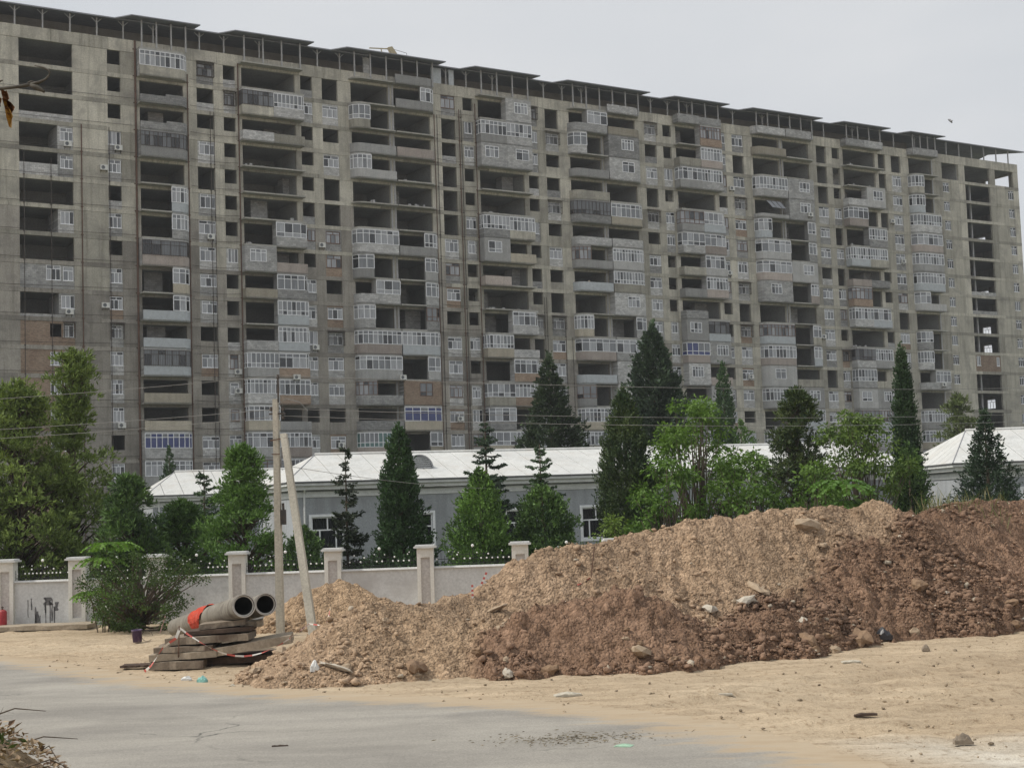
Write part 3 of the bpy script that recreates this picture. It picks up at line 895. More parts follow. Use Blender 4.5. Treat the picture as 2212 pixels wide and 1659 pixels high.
# ---- pipes and cables on the front
for x, r, zt in ((3.02, .11, 56), (-9.0, .035, 42.5), (-6.2, .035, 42), (-2.95, .06, 46), (.05, .035, 46), (8.95, .06, 53), (11.55, .035, 49), (12.0, .035, 49), (14.95, .07, 55), (40.45, .05, 52), (40.85, .04, 52), (44.0, .05, 53), (44.3, .04, 53),
                 (55.75, .035, 30), (56.1, .035, 30), (58.9, .035, 27), (59.9, .035, 25), (97.3, .04, 53), (46.35, .05, 54)):
    b_ = MB(); b_.tube([(x, -.12, 1.0), (x, -.12, zt)], r, 6)
    z = 4.0
    while z < zt: b_.box(x - r * 2.2, x + r * 2.2, -.13, .0, z, z + .09); z += 3.0
    b_.build("riser_pipe", RUST if r > .04 else DARKMET, tower)
for k in range(0, 16):
    for (xa, xb) in ((-33, 2.9), (9.2, 14.8), (40.7, 46.2)):
        if k == 0 and xa < 0: continue
        b_ = MB(); pts = []
        for i in range(9):
            q = i / 8; pts.append((xa + (xb - xa) * q, -.14, ZF(k) + .35 - .12 * math.sin(math.pi * q) + .06 * math.sin(k * 7 + 1)))
        b_.tube(pts, .022, 4); b_.build("cable", DARKMET, tower)

# ---- cooling units, top-level things fixed to the front
acb, acf, acs = MB(), MB(), MB()
acb.box(0, .82, -.36, -.06, 0, .56); acb.box(-.01, .83, -.37, -.05, .54, .575)
for q in range(16):
    a0, a1 = 2 * math.pi * q / 16, 2 * math.pi * (q + 1) / 16
    acf.poly([(.30, -.365, .28), (.30 + .21 * math.cos(a0), -.365, .28 + .21 * math.sin(a0)), (.30 + .21 * math.cos(a1), -.365, .28 + .21 * math.sin(a1))][::-1])
for rr in (.07, .13, .19):
    for q in range(16):
        a0, a1 = 2 * math.pi * q / 16, 2 * math.pi * (q + 1) / 16
        acf.bar((.30 + rr * math.cos(a0), -.375, .28 + rr * math.sin(a0)), (.30 + rr * math.cos(a1), -.375, .28 + rr * math.sin(a1)), .012, .012, 1)
for x in (.1, .68): acs.bar((x, -.36, -.03), (x, 0.04, -.03), .04); acs.bar((x, -.34, -.04), (x, .04, -.28), .03)
AC_W = plain("off_white_casing", (.66, .66, .63), .5)
ac_meshes = [("casing", acb.mesh("casing", AC_W)), ("fan_grille", acf.mesh("fan_grille", [P_DARK, LGREY])), ("bracket", acs.mesh("bracket", DARKMET))]
AC_SPOTS += [(34.0, ZF(11) - .1, 11), (20.4, ZF(11) - .3, 11), (100.9, ZF(3) + .5, 3), (126.6, ZF(11) + .4, 11)]
MW = Matrix.Translation((BX, BY, 0)) @ Matrix.Rotation(TH, 4, 'Z')
ORD = 'first second third fourth fifth sixth seventh eighth ninth tenth eleventh twelfth thirteenth fourteenth fifteenth sixteenth seventeenth eighteenth'.split()
BAY = lambda x: ("left end section" if x < 3 else "first balcony stack from the left" if x < 9 else "first stairwell section" if x < 15 else "second balcony stack" if x < 24 else "second balcony pair" if x < 41 else "middle sections" if x < 90 else "far right sections")
for x, z, k in AC_SPOTS:
    y = -PROJ - .02 if (x, k) in ((34.0, 11), (20.4, 11), (100.9, 3), (126.6, 11)) else 0.0
    o = empty("air_conditioner", MW @ Vector((x, y, z)), TH)
    for nm, me in ac_meshes: inst(nm, me, o)
    tag(o, f"white outdoor cooling unit on the block's {BAY(x)}, {ORD[k]} storey from the top", "air conditioner", "outdoor cooling units on the apartment block")

# ------------------------------------------------------------------ the school-like building with the white metal roof
WHITE_ROOF = surf("white_painted_roof_sheet", (.55, .555, .54), (.66, .66, .635), .35, .5, 8.0, .1, .006, .35, streak=.16, dirt=(.56, .545, .51), dirt_scale=.8)
SEAM = plain("roof_seam_grey", (.30, .30, .31), .6)
SWALL = surf("blue_grey_plaster", (.34, .358, .378), (.395, .41, .432), .4, .9, 14.0, .15, .006, .2, streak=.25, dirt=(.29, .30, .31), dirt_scale=.6)
TRIM = plain("white_trim", (.66, .67, .66), .6)
GUTTER = plain("dark_gutter", (.10, .10, .105), .6)
FCOL = surf("dark_plinth", (.20, .20, .2), (.27, .27, .265), .8, .9, 12.0, .2, .01, .2)
def hipblock(name, label, corner, ax, L, D, ze, zr, wins, extra=None, hl=2.6):
    rz = math.atan2(ax[1], ax[0])
    root = empty(name, (corner.x, corner.y, 0), rz)
    tag(root, label, "building")
    o = .55
    b = MB(); b.box(0, L, 0, D, 0, ze - .38); wall = None
    # front wall with window openings, other walls behind it
    fr = MB(); x = 0
    for (a, w, z0, z1) in wins:
        fr.box(x, a, 0, .3, 0, ze - .4); fr.box(a, a + w, 0, .3, 0, z0); fr.box(a, a + w, 0, .3, z1, ze - .4); x = a + w
    fr.box(x, L, 0, .3, 0, ze - .4)
    fr.box(0, .3, .3, D, 0, ze - .4); fr.box(L - .3, L, .3, D, 0, ze - .4); fr.box(.3, L - .3, D - .3, D, 0, ze - .4)
    fr.box(.3, L - .3, .3, D - .3, ze - .6, ze - .42); fr.box(.3, L - .3, D * .5, D * .5 + .2, 0, ze - .62)
    wall = fr.build("wall", SWALL, root)
    c = MB(); c.box(-.06, L + .06, -.06, -.002, ze - .78, ze - .5); c.box(-.06, -.002, -.002, D, ze - .78, ze - .5)
    c.build("frieze", TRIM, root)
    c = MB(); c.box(-.38, L + .38, -.38, D + .38, ze - .40, ze - .2); c.build("cornice", TRIM, root)
    c = MB(); c.box(-o, L + o, -o, D + o, ze - .19, ze - .06); c.build("fascia", TRIM, root)
    c = MB(); c.box(-o - .06, L + o + .06, -o - .06, -o - .003, ze - .05, ze + .01); c.box(-o - .06, -o - .003, -o, D + o, ze - .05, ze + .01); c.build("gutter", GUTTER, root)
    for q in (.4, L * .36, L * .72):
        d_ = MB(); d_.tube([(q, -.45, ze - .1), (q, -.12, ze - .55), (q, -.1, .1)], .05, 8); d_.build("downpipe", TRIM, root)
    d_ = MB(); d_.box(-.04, L + .04, -.05, -.001, 0, .7); d_.build("plinth", FCOL, root)
    for (a, w, z0, z1) in wins:
        f = MB(); t = .13
        for q in ((a - t, a + w + t, z1, z1 + t), (a - t, a + w + t, z0 - t, z0), (a - t, a, z0, z1), (a + w, a + w + t, z0, z1)): f.box(q[0], q[1], -.05, .02, q[2], q[3])
        zt = z0 + (z1 - z0) * .60; e = .07
        f.box(a, a + w, .06, .12, zt - e / 2, zt + e / 2); f.box(a, a + w, .06, .12, z0, z0 + e); f.box(a, a + w, .06, .12, z1 - e, z1)
        f.box(a, a + e, .06, .12, z0 + e, z1 - e); f.box(a + w - e, a + w, .06, .12, z0 + e, z1 - e)
        f.box(a + w * .5 - e / 2, a + w * .5 + e / 2, .065, .115, zt + e / 2, z1 - e)
        for q in (.26, .76): f.box(a + w * q - e / 2, a + w * q + e / 2, .065, .115, z0 + e, zt - e / 2)
        wo = f.build("window", PVC, root)
        g = MB()
        for (xa, xb, za, zb) in ((0, .26, z0, zt), (.26, .76, z0, zt), (.76, 1, z0, zt), (0, .5, zt, z1), (.5, 1, zt, z1)):
            g.poly([(a + w * xa, .09, za), (a + w * xb, .09, za), (a + w * xb, .09, zb), (a + w * xa, .09, zb)])
        g.build("pane", P_DARK, wo)
    # roof: under-sheet and separate white panels between the seams
    X0, X1, Y0, Y1 = -o, L + o, -o, D + o
    h = (Y1 - Y0) / 2; sl = (zr - ze) / h
    zz = lambda dd: ze + sl * dd
    u = MB(); e = -.03
    A, B, C_, D_ = (X0, Y0, ze + e), (X1, Y0, ze + e), (X1, Y1, ze + e), (X0, Y1, ze + e)
    R0, R1 = (X0 + hl, Y0 + h, zr + e), (X1 - hl, Y0 + h, zr + e)
    u.poly([A, B, R1, R0]); u.poly([B, C_, R1]); u.poly([C_, D_, R0, R1]); u.poly([D_, A, R0]); u.poly([A, D_, C_, B])
    rf = u.build("roof", SEAM, root)
    def slab(pts2, nm):
        m = MB(); n = len(pts2)
        m.poly([(x, y, z + .03) for x, y, z in pts2])
        for i in range(n):
            a_, b_ = pts2[i], pts2[(i + 1) % n]
            m.poly([(a_[0], a_[1], a_[2] - .025), (b_[0], b_[1], b_[2] - .025), (b_[0], b_[1], b_[2] + .03), (a_[0], a_[1], a_[2] + .03)])
        m.build(nm, WHITE_ROOF, rf)
    def strip(a0, a1, sp, mk):
        w = 1.28; g = .022; q = a0
        while q < a1 - .05:
            q2 = min(a1, q + w)
            xa, xb = q + g, q2 - g
            top = lambda s: min(1.0, (s - a0) / sp, (a1 - s) / sp)
            pts = [(xa, 0.0), (xb, 0.0)]
            ks = [s for s in ((a0 + sp, a1 - sp) if sp * 2 < a1 - a0 - .01 else ((a0 + a1) / 2,)) if xa + .02 < s < xb - .02]
            pts += [(xb, top(xb))] + [(s, top(s)) for s in sorted(ks, reverse=True)] + [(xa, top(xa))]
            pts = [p_ for i, p_ in enumerate(pts) if i == 0 or (abs(p_[0] - pts[i - 1][0]) + abs(p_[1] - pts[i - 1][1])) > .03]
            if len(pts) >= 3: slab([mk(*p_) for p_ in pts], "roof_panel")
            q = q2
    strip(X0, X1, hl, lambda s, d: (s, Y0 + d * h, zz(d * h)))
    strip(Y0, Y1, h, lambda s, d: (X0 + d * hl, Y1 + Y0 - s, zz(d * h)))
    strip(Y0, Y1, h, lambda s, d: (X1 - d * hl, s, zz(d * h)))
    r = MB(); r.tube([(R0[0], R0[1], zr + .05), (R1[0], R1[1], zr + .05)], .09, 6); r.build("ridge_cap", WHITE_ROOF, rf)
    r = MB()
    for (p_, q_) in ((A, R0), (B, R1)): r.tube([(p_[0], p_[1], p_[2] + .06), (q_[0], q_[1], q_[2] + .06)], .035, 5)
    r.build("hip_cap", SEAM, rf)
    if extra:
        # half-round vent dormer with louvres
        xd, yd = extra; zd = zz(yd - Y0)
        d = MB(); r_ = .78
        prof = [(r_ * math.cos(a_), r_ * math.sin(a_)) for a_ in np.linspace(0, math.pi, 15)]
        for (p_, q_) in zip(prof, prof[1:]):
            d.hexa([(xd + p_[0], yd, zd + p_[1]), (xd + q_[0], yd, zd + q_[1]), (xd + q_[0] * .9, yd, zd + q_[1] * .9), (xd + p_[0] * .9, yd, zd + p_[1] * .9),
                    (xd + p_[0], yd + 2.6, zd + p_[1]), (xd + q_[0], yd + 2.6, zd + q_[1]), (xd + q_[0] * .9, yd + 2.6, zd + q_[1] * .9), (xd + p_[0] * .9, yd + 2.6, zd + p_[1] * .9)])
        dm = d.build("vent_dormer", SEAM, rf)
        for i in range(6):
            z = .06 + i * .105; hw = math.sqrt(max(.02, (r_ * .88) ** 2 - z * z))
            l = MB(); l.hexa([(xd - hw, yd + .02, zd + z), (xd + hw, yd + .02, zd + z), (xd + hw, yd + .12, zd + z + .05), (xd - hw, yd + .12, zd + z + .05),
                              (xd - hw, yd + .02, zd + z + .02), (xd + hw, yd + .02, zd + z + .02), (xd + hw, yd + .12, zd + z + .07), (xd - hw, yd + .12, zd + z + .07)])
            l.build("louvre", TRIM, dm)
        l = MB(); l.poly([(xd + p_[0] * .89, yd + .2, zd + p_[1] * .89) for p_ in prof]); l.build("vent_back", P_DARK, dm)
    return root
AX = (math.cos(.33), math.sin(.33))
c0 = at(640, 1100, 75.0)
zwin = lambda v, u, d: at(u, v, d).z
def sx(u, d0):
    """length along the front of the main wing for a place in view"""
    r = ray(u, 1100); n_ = Vector((-AX[1], AX[0], 0)); t = (Vector((c0.x, c0.y, 0)).dot(n_)) / r.dot(n_)
    p_ = r * t; return (p_.x - c0.x) * AX[0] + (p_.y - c0.y) * AX[1]
wz0, wz1 = 1.75, 3.42
wl_ = []
for u0_, u1_ in ((672, 742), (868, 934), (1062, 1126), (1257, 1318), (1445, 1503), (1630, 1690), (1800, 1855)):
    a_, b_ = sx(u0_, 0), sx(u1_, 0); wl_.append((a_, b_ - a_, wz0, wz1))
hipblock("school_building", "low blue-grey building with long white metal hip roof and arched vent", c0, AX, sx(1990, 0), 10.5, 5.2, 6.75, wl_, (sx(906, 0) + .5, 1.55))
c1_ = at(330, 1100, 99.0)
hipblock("school_wing", "white-roofed wing set back behind the conifers at left", c1_, AX, 24.0, 11.0, 5.15, 6.85, [(2.2, 1.8, 1.75, 3.4), (7.2, 1.8, 1.75, 3.4), (12.2, 1.8, 1.75, 3.4)])
c2_ = at(2080, 1100, 78.0)
hipblock("school_wing", "white-roofed wing at the far right behind the dark juniper", c2_, (1.0, .0), 22.0, 11.0, 5.05, 6.95, [(3.2, 2.0, 1.2, 3.6), (8.0, 2.0, 1.75, 3.4)])

# ------------------------------------------------------------------ boundary wall with pillars
FD = 52.0
FW = surf("pale_lilac_plaster", (.57, .575, .575), (.65, .65, .645), .5, .9, 12.0, .1, .006, .2, streak=.08, dirt=(.50, .49, .48), dirt_scale=.5)
FP = surf("cream_pillar_paint", (.66, .64, .59), (.74, .72, .67), .6, .85, 14.0, .12, .005, .2, streak=.1)
FR = surf("pinkish_recess_plaster", (.50, .47, .45), (.56, .53, .51), .6, .9, 14.0, .12, .005, .2)
FC = surf("grey_coping", (.55, .55, .54), (.64, .64, .62), .8, .8, 14.0, .12, .005, .2)
IRON = plain("black_iron", (.025, .026, .028), .5)
BALL = plain("white_ball_paint", (.78, .78, .76), .4)
fence = empty("boundary_wall", (0, FD, 0))
tag(fence, "pale plastered boundary wall with cream pillars and iron cresting", "wall")
px = [at(u, 1300, FD).x for u in (-330, -150, 15, 170, 337, 515, 722, 922, 1127, 1330, 1530, 1735, 1940, 2145, 2350)]
pil, cap, rec = MB(), MB(), MB()
w_ = .29
pil.box(-w_, w_, -.22, .3, 0, .28); pil.box(-w_, -w_ + .13, -.22, .3, .28, 1.95); pil.box(w_ - .13, w_, -.22, .3, .28, 1.95); pil.box(-w_, w_, -.22, .3, 1.95, 2.27); pil.box(-w_ + .13, w_ - .13, -.13, .3, .28, 1.95, 1)
cap.box(-w_ - .1, w_ + .1, -.32, .4, 2.272, 2.33); cap.box(-w_ - .05, w_ + .05, -.27, .35, 2.332, 2.38)
pm_, cm_ = pil.mesh("pillar", [FP, FR]), cap.mesh("pillar_cap", FC)
for i, x in enumerate(px):
    o = inst("pillar", pm_, fence, (x, 0, 0)); inst("pillar_cap", cm_, o)
    if i == len(px) - 1: break
    a, b = x + w_ + .003, px[i + 1] - w_ - .003
    p_ = MB(); p_.box(a, b, -.06, .16, 0, 1.56); p_.build("panel", FW, fence)
    p_ = MB(); p_.hexa([(a, -.15, 1.562), (b, -.15, 1.562), (b, .25, 1.562), (a, .25, 1.562), (a, -.12, 1.62), (b, -.12, 1.62), (b, .22, 1.62), (a, .22, 1.62)]); p_.build("coping", FC, fence)
    r_ = MB(); n = int((b - a) / .12)
    for z in (1.70, 1.86): r_.bar((a, .05, z), (b, .05, z), .025, .02)
    for j in range(n + 1):
        xx = a + (b - a) * j / n; r_.bar((xx, .05, 1.621), (xx, .05, 1.97 + (.12 if j % 4 == 2 else 0)), .014)
    r_.bar((a + (b - a) * .3, .05, 2.0), (a + (b - a) * .7, .05, 2.0), .018)
    rl = r_.build("iron_cresting", IRON, fence)
    q_ = MB(); nb = 14
    def ball(x_, z_, r0):
        prof = [(0.001, -r0)] + [(r0 * math.cos(t_), r0 * math.sin(t_)) for t_ in (-.8, 0, .8)] + [(.001, r0)]
        q_.lathe(prof, 6, (x_, .02, z_))
    for j in range(nb): 
        if random.random() < .85: ball(a + (b - a) * (j + .5) / nb, 1.86, .032)
    for q2 in (.3, .7): ball(a + (b - a) * q2, 2.0, .032)
    ball(a + (b - a) * .5, 2.30, .055)
    for j in range(6): ball(a + (b - a) * random.random(), 2.05 + .12 * random.random(), .022)
    tag(q_.build("cresting_balls", BALL, rl), kind="stuff")
    r2 = MB(); r2.bar((a + (b - a) * .5, .02, 1.86), (a + (b - a) * .5, .02, 2.26), .02); r2.build("finial_rod", IRON, rl)
# tar splashes on the second panel
st = MB(); c_ = at(100, 1300, FD)
for (dx, z0, z1, w0) in ((-.62, .35, .95, .03), (-.5, .6, 1.0, .05), (-.36, .05, .7, .06), (-.3, .02, .55, .11), (-.2, .1, .4, .04), (.0, .1, 1.0, .035), (.1, .75, 1.02, .28), (.15, .1, .9, .04), (.22, .2, .95, .05), (.3, .05, .7, .05), (.38, .55, .85, .12), (-.02, .5, .75, .05)):
    n = 7; pts = []
    for j in range(n): pts.append((c_.x + dx - w0 * .5 * (.4 + random.random()), -.064, z0 + (z1 - z0) * j / (n - 1)))
    for j in reversed(range(n)): pts.append((c_.x + dx + w0 * .5 * (.4 + random.random()), -.064, z0 + (z1 - z0) * j / (n - 1)))
    st.poly(pts)
st.build("tar_stain", surf("tar_stain", (.05, .05, .055), (.22, .215, .22), 3.0, .7), fence)

# ------------------------------------------------------------------ spoil heaps
RIDGES = [  # (points (u, v, depth), slope front/back, colour key)
    ([(955, 1296, 35.5), (1050, 1258, 36.5), (1120, 1216, 37), (1200, 1192, 37.5), (1300, 1176, 38), (1400, 1152, 38.6), (1480, 1128, 39), (1600, 1117, 39.8), (1700, 1104, 40.4), (1800, 1099, 41), (1850, 1090, 41.4), (1890, 1077, 41.6), (1935, 1096, 41.8), (1990, 1130, 42.2)], .84, 0),
    ([(1990, 1128, 43), (2060, 1112, 44), (2120, 1101, 45), (2212, 1094, 46.0), (2400, 1090, 47.5), (2700, 1120, 50)], .76, 1),
    ([(600, 1352, 46), (640, 1295, 47), (690, 1268, 47.6), (735, 1254, 48.2), (760, 1262, 48.4), (790, 1298, 48.6)], .72, 2),
    ([(660, 1410, 32.6), (720, 1360, 33.2), (790, 1318, 34), (870, 1300, 34.6), (955, 1297, 35.4), (1060, 1300, 35.8)], .52, 3),
    ([(1120, 1345, 33.2), (1230, 1298, 33.8), (1340, 1272, 34.2), (1405, 1294, 34.3), (1480, 1356, 34.5)], .74, 1),
    ([(1520, 1388, 34.0), (1640, 1350, 34.9), (1740, 1340, 36.0), (1860, 1316, 38.0), (1960, 1250, 40.5)], .62, 1),
    ([(2020, 1300, 40.5), (2120, 1270, 42), (2240, 1250, 43)], .66, 1),
]
GS = .062
mxs, mys = np.arange(-17, 34, GS), np.arange(28, 53.0, GS)
X, Y, MF = grid(mxs, mys)
Hh = np.full(len(X), -9.0); Kk = np.zeros(len(X), int)
warp = fbm(X * .6, Y * .6, 4) * 1.1
for pts, sl, key in RIDGES:
    R_ = [at(*p_) for p_ in pts]
    best = np.full(len(X), -9.0)
    for a, b in zip(R_, R_[1:]):
        e = np.array([b.x - a.x, b.y - a.y]); wx, wy = X - a.x, Y - a.y
        t = np.clip((wx * e[0] + wy * e[1]) / (e @ e), 0, 1)
        d = np.hypot(wx - t * e[0], wy - t * e[1])
        z = a.z + (b.z - a.z) * t
        d = np.sqrt(d * d + .06) - .24
        best = np.maximum(best, z - d * sl * (1 + warp * .2))
    sel = best > Hh
    Hh = np.where(sel, best, Hh); Kk = np.where(sel, key, Kk)
damp_line = [(1985, 1128, 42.3), (1900, 1185, 40.2), (1800, 1235, 38.8), (1700, 1285, 37.2), (1600, 1335, 35.9), (1500, 1378, 34.6), (1440, 1440, 31.5)]
dpoly = np.array([tuple(at(*q))[:2] for q in damp_line] + [(14, 27), (60, 27), (60, 60), tuple(at(2050, 1100, 50))[:2]])
Pm = np.stack([X, Y], 1); dsd = poly_sd(Pm, dpoly) + fbm(X * .9, Y * .9, 4) * 1.6
Kk = np.where((dsd > 0) & (Kk != 2) & (Kk != 3), 1, Kk)
Hh = Hh + np.where(Hh > .3, np.clip(dsd * .2, 0, .12) * (Kk == 1), 0)
wallclip = np.clip((51.7 - Y) / .8, -3, 1)
lump = np.abs(fbm(X * 1.3, Y * 1.3, 3)) * .5
clod = np.maximum(0, vnoise(X * 3.1, Y * 3.1) - .55) * .34 + np.maximum(0, vnoise(X * 5.5 + 5, Y * 5.5) - .52) * .30 + np.maximum(0, vnoise(X * 9.5 + 2, Y * 9.5) - .5) * .16
Hm = Hh + (lump - .10) * .6 + fbm(X * .8, Y * .8, 4) * .35 * np.clip(Hh, 0, 1) + fbm(X * 5, Y * 5, 3) * .08
rough_ = np.clip(.35 + fbm(X * .35 + 4, Y * .35, 3) * 1.8 + .55 * (Kk == 1), .28, 1.35)
Hm = np.where(Y > 51.2, np.minimum(Hm, 1.3), Hm + clod * rough_)
Hm = Hm + np.where(Kk == 1, 0, 1) * fbm(X * 1.9 + 7, Y * .4, 3) * .16 * np.clip(Hh, 0, 1)
Hm = np.where(Hh > -.22, Hm, -1)
# lumps of soil, from fist size to barrow size, half sunk in the slope
HG = Hm.reshape(len(mxs), len(mys)); KG = Kk.reshape(HG.shape); RG = rough_.reshape(HG.shape)
cnd = np.argwhere((HG > .0) & (np.broadcast_to(mys[None, :], HG.shape) < 47))
dens_ = (np.clip(fbm(X * .55 + 31, Y * .55 + 3, 3) * 3.2 + .45, .03, 1.3)).reshape(HG.shape)
wl2 = np.array([dens_[i, j] * (1.0 if KG[i, j] == 1 else .55) * (.5 + 1.2 * math.exp(-HG[i, j] / .7)) for i, j in cnd])
HG0 = HG.copy()
pick_ = rng.choice(len(cnd), 14000, p=wl2 / wl2.sum())
for q in pick_:
    i, j = cnd[q]
    r = min(.13, .035 * (1 - rng.random()) ** -.5) * (1.15 if KG[i, j] == 1 else .85)
    w = int(r * 1.3 / GS) + 1
    i0, i1, j0, j1 = max(0, i - w), min(len(mxs), i + w + 1), max(0, j - w), min(len(mys), j + w + 1)
    a_ = rng.random() * 3.14; dx_ = mxs[i0:i1, None] - mxs[i] - rng.uniform(-.5, .5) * GS; dy_ = mys[None, j0:j1] - mys[j]
    p1 = (dx_ * math.cos(a_) + dy_ * math.sin(a_)) / (1.0 + .5 * rng.random()); p2 = (-dx_ * math.sin(a_) + dy_ * math.cos(a_))
    cap_ = r * r - p1 * p1 - p2 * p2
    hh_ = HG0[i, j] - r * .4 + np.sqrt(np.maximum(0, cap_)) * rng.uniform(.75, 1.1)
    sub_ = HG[i0:i1, j0:j1]
    np.copyto(sub_, np.where((cap_ > 0) & (sub_ > -.5), np.maximum(sub_, hh_), sub_))
HG += np.where(HG > -.5, (rng.random(HG.shape) - .5) * .055 * np.clip(RG, .4, 1.1), 0)
Hm = HG.ravel()
keep = (Hm[MF].max(1) > .012)
idx = np.unique(MF[keep]); remap = -np.ones(len(X), int); remap[idx] = np.arange(len(idx))
PAL = np.array([[.355, .255, .175], [.225, .145, .10], [.42, .30, .195], [.345, .25, .172]])
mc = PAL[Kk]
kb = np.clip(fbm(X * .45 + 3, Y * .45, 4) * 2.2 + .5, 0, 1)[:, None]
mc = mc * (.86 + .28 * kb)
dry = np.clip(fbm(X * .3 + 9, Y * .3, 3) * 3.0, 0, .75)[:, None] * (Kk != 1)[:, None]
mc = mc * (1 - dry) + np.array([.37, .265, .175]) * dry
# blur the change of colour between heaps
mcg = mc.reshape(len(mxs), len(mys), 3)
for _ in range(14):
    mcg = (mcg + np.roll(mcg, 1, 0) + np.roll(mcg, -1, 0) + np.roll(mcg, 1, 1) + np.roll(mcg, -1, 1)) / 5
mc = mcg.reshape(-1, 3)
m_soil, nt, p = nmat("excavated_soil")
co = N(nt, "ShaderNodeTexCoord").outputs["Object"]
a = N(nt, "ShaderNodeAttribute", attribute_name="col")
gr = noise(nt, co, 5.0, 7, .7); fn = noise(nt, co, 17.0, 5, .7)
c = mixc(nt, ramp(nt, gr, .36, .66), mixc(nt, 1.0, a.outputs["Color"], (.62, .59, .56), 'MULTIPLY'), mixc(nt, 1.0, a.outputs["Color"], (1.25, 1.25, 1.24), 'MULTIPLY'))
c = mixc(nt, .35, c, ramp(nt, fn, .25, .75), 'OVERLAY')
def cells(scale):
    wv = N(nt, "ShaderNodeTexNoise"); wv.inputs["Scale"].default_value = scale * .6; nt.links.new(co, wv.inputs["Vector"])
    ad = N(nt, "ShaderNodeVectorMath", operation='MULTIPLY_ADD'); ad.inputs[1].default_value = (.9 / scale,) * 3
    nt.links.new(wv.outputs["Color"], ad.inputs[0]); nt.links.new(co, ad.inputs[2])
    v_ = N(nt, "ShaderNodeTexVoronoi"); v_.inputs["Scale"].default_value = scale; nt.links.new(ad.outputs[0], v_.inputs["Vector"]); return v_
va, vb = cells(9.0), cells(17.0)
sepc = N(nt, "ShaderNodeSeparateColor"); nt.links.new(vb.outputs["Color"], sepc.inputs[0])
c = mixc(nt, 1.0, c, ramp(nt, sepc.outputs[0], 0, 1, (.78, .77, .76), (1.18, 1.18, 1.17)), 'MULTIPLY')
nt.links.new(c, p.inputs["Base Color"]); p.inputs["Roughness"].default_value = .95; p.inputs["Specular IOR Level"].default_value = .1
iv = mixc(nt, .45, ramp(nt, va.outputs["Distance"], 0, .7, (1, 1, 1), (0, 0, 0)), ramp(nt, vb.outputs["Distance"], 0, .7, (1, 1, 1), (0, 0, 0)))
bump(nt, p, mixc(nt, .35, iv, gr), 1.0, .11)
heap = inst("soil_heap", np_mesh("soil_heap", np.stack([X[idx], Y[idx], Hm[idx]], 1), remap[MF[keep]], m_soil, cols=mc[idx], smooth=False))
tag(heap, "large brown heap of excavated soil and stones", "soil heap", kind="structure")
HG = Hm.reshape(len(mxs), len(mys)); CG = mc.reshape(len(mxs), len(mys), 3)
def heap_z(x, y):
    i = int((x - mxs[0]) / GS); j = int((y - mys[0]) / GS)
    if 0 <= i < len(mxs) and 0 <= j < len(mys): return max(0.0, HG[i, j])
    return 0.0

# stones and clods
ICO_V = []; g5 = (1 + 5 ** .5) / 2
for a_ in (-1, 1):
    for b_ in (-g5, g5): ICO_V += [(0, a_, b_), (a_, b_, 0), (b_, 0, a_)]
ICO_V = np.array(ICO_V, float); ICO_V /= np.linalg.norm(ICO_V[0])
ICO_F = []
for i in range(12):
    for j in range(i + 1, 12):
        for k_ in range(j + 1, 12):
            d_ = [np.linalg.norm(ICO_V[q] - ICO_V[r]) for q, r in ((i, j), (j, k_), (i, k_))]
            if max(d_) < 1.2:
                n_ = np.cross(ICO_V[j] - ICO_V[i], ICO_V[k_] - ICO_V[i])
                ICO_F.append((i, j, k_) if n_ @ ICO_V[i] > 0 else (i, k_, j))
ICO_F = np.array(ICO_F)
def stones_mesh(name, P, R, cols, mat, flat=.75):
    n = len(P)
    V = ICO_V[None] * (1 + (rng.random((n, 12, 1)) - .5) * .85) * (1 + (rng.random((n, 1, 3)) - .5) * .9)
    V[:, :, 2] *= flat
    ang = rng.random(n) * 6.28; ca, sa = np.cos(ang), np.sin(ang)
    x = V[:, :, 0] * ca[:, None] - V[:, :, 1] * sa[:, None]; y = V[:, :, 0] * sa[:, None] + V[:, :, 1] * ca[:, None]
    V = np.stack([x, y, V[:, :, 2]], -1) * R[:, None, None] + P[:, None, :]
    F = (ICO_F[None] + (np.arange(n) * 12)[:, None, None]).reshape(-1, 3)
    return np_mesh(name, V.reshape(-1, 3), F, mat, cols=np.repeat(cols, 20, 0))
m_stone, nt, p = nmat("soil_covered_stone")
a = N(nt, "ShaderNodeAttribute", attribute_name="col"); co = N(nt, "ShaderNodeTexCoord").outputs["Object"]
fn = noise(nt, co, 18.0, 4, .65)
nt.links.new(mixc(nt, .5, a.outputs["Color"], ramp(nt, fn, .25, .75), 'OVERLAY'), p.inputs["Base Color"])
p.inputs["Roughness"].default_value = .95; p.inputs["Specular IOR Level"].default_value = .1
bump(nt, p, fn, .6, .02)
cand = np.flatnonzero((Hm > .02) & (Y < 50.5))
toe = np.exp(-Hm[cand] / .6)
fac = (Y[cand] < 46)
wgt = dens_.ravel()[cand] ** 1.5 * (.25 + 1.5 * toe + .45 * (Kk[cand] == 1)) * fac * np.clip(rough_[cand], .1, 1)
sel = rng.choice(cand, 34000, p=wgt / wgt.sum())
rad = np.minimum(.085, .0125 * (1 - rng.random(34000)) ** -.5) * (1 + .35 * np.exp(-Hm[sel] / .5))
sp = np.stack([X[sel] + rng.normal(0, .04, 34000), Y[sel] + rng.normal(0, .04, 34000), Hm[sel] + rad * .25], 1)
scol = mc[sel] * (.85 + .3 * rng.random((34000, 1)))
lightst = rng.random(34000) < .025
scol[lightst] = np.array([.42, .36, .28]) * (.8 + .4 * rng.random((lightst.sum(), 1)))
tag(inst("soil_clods", stones_mesh("soil_clods", sp, rad, scol, m_stone)), "loose small clods and pebbles all over the heap", "clods", kind="stuff")
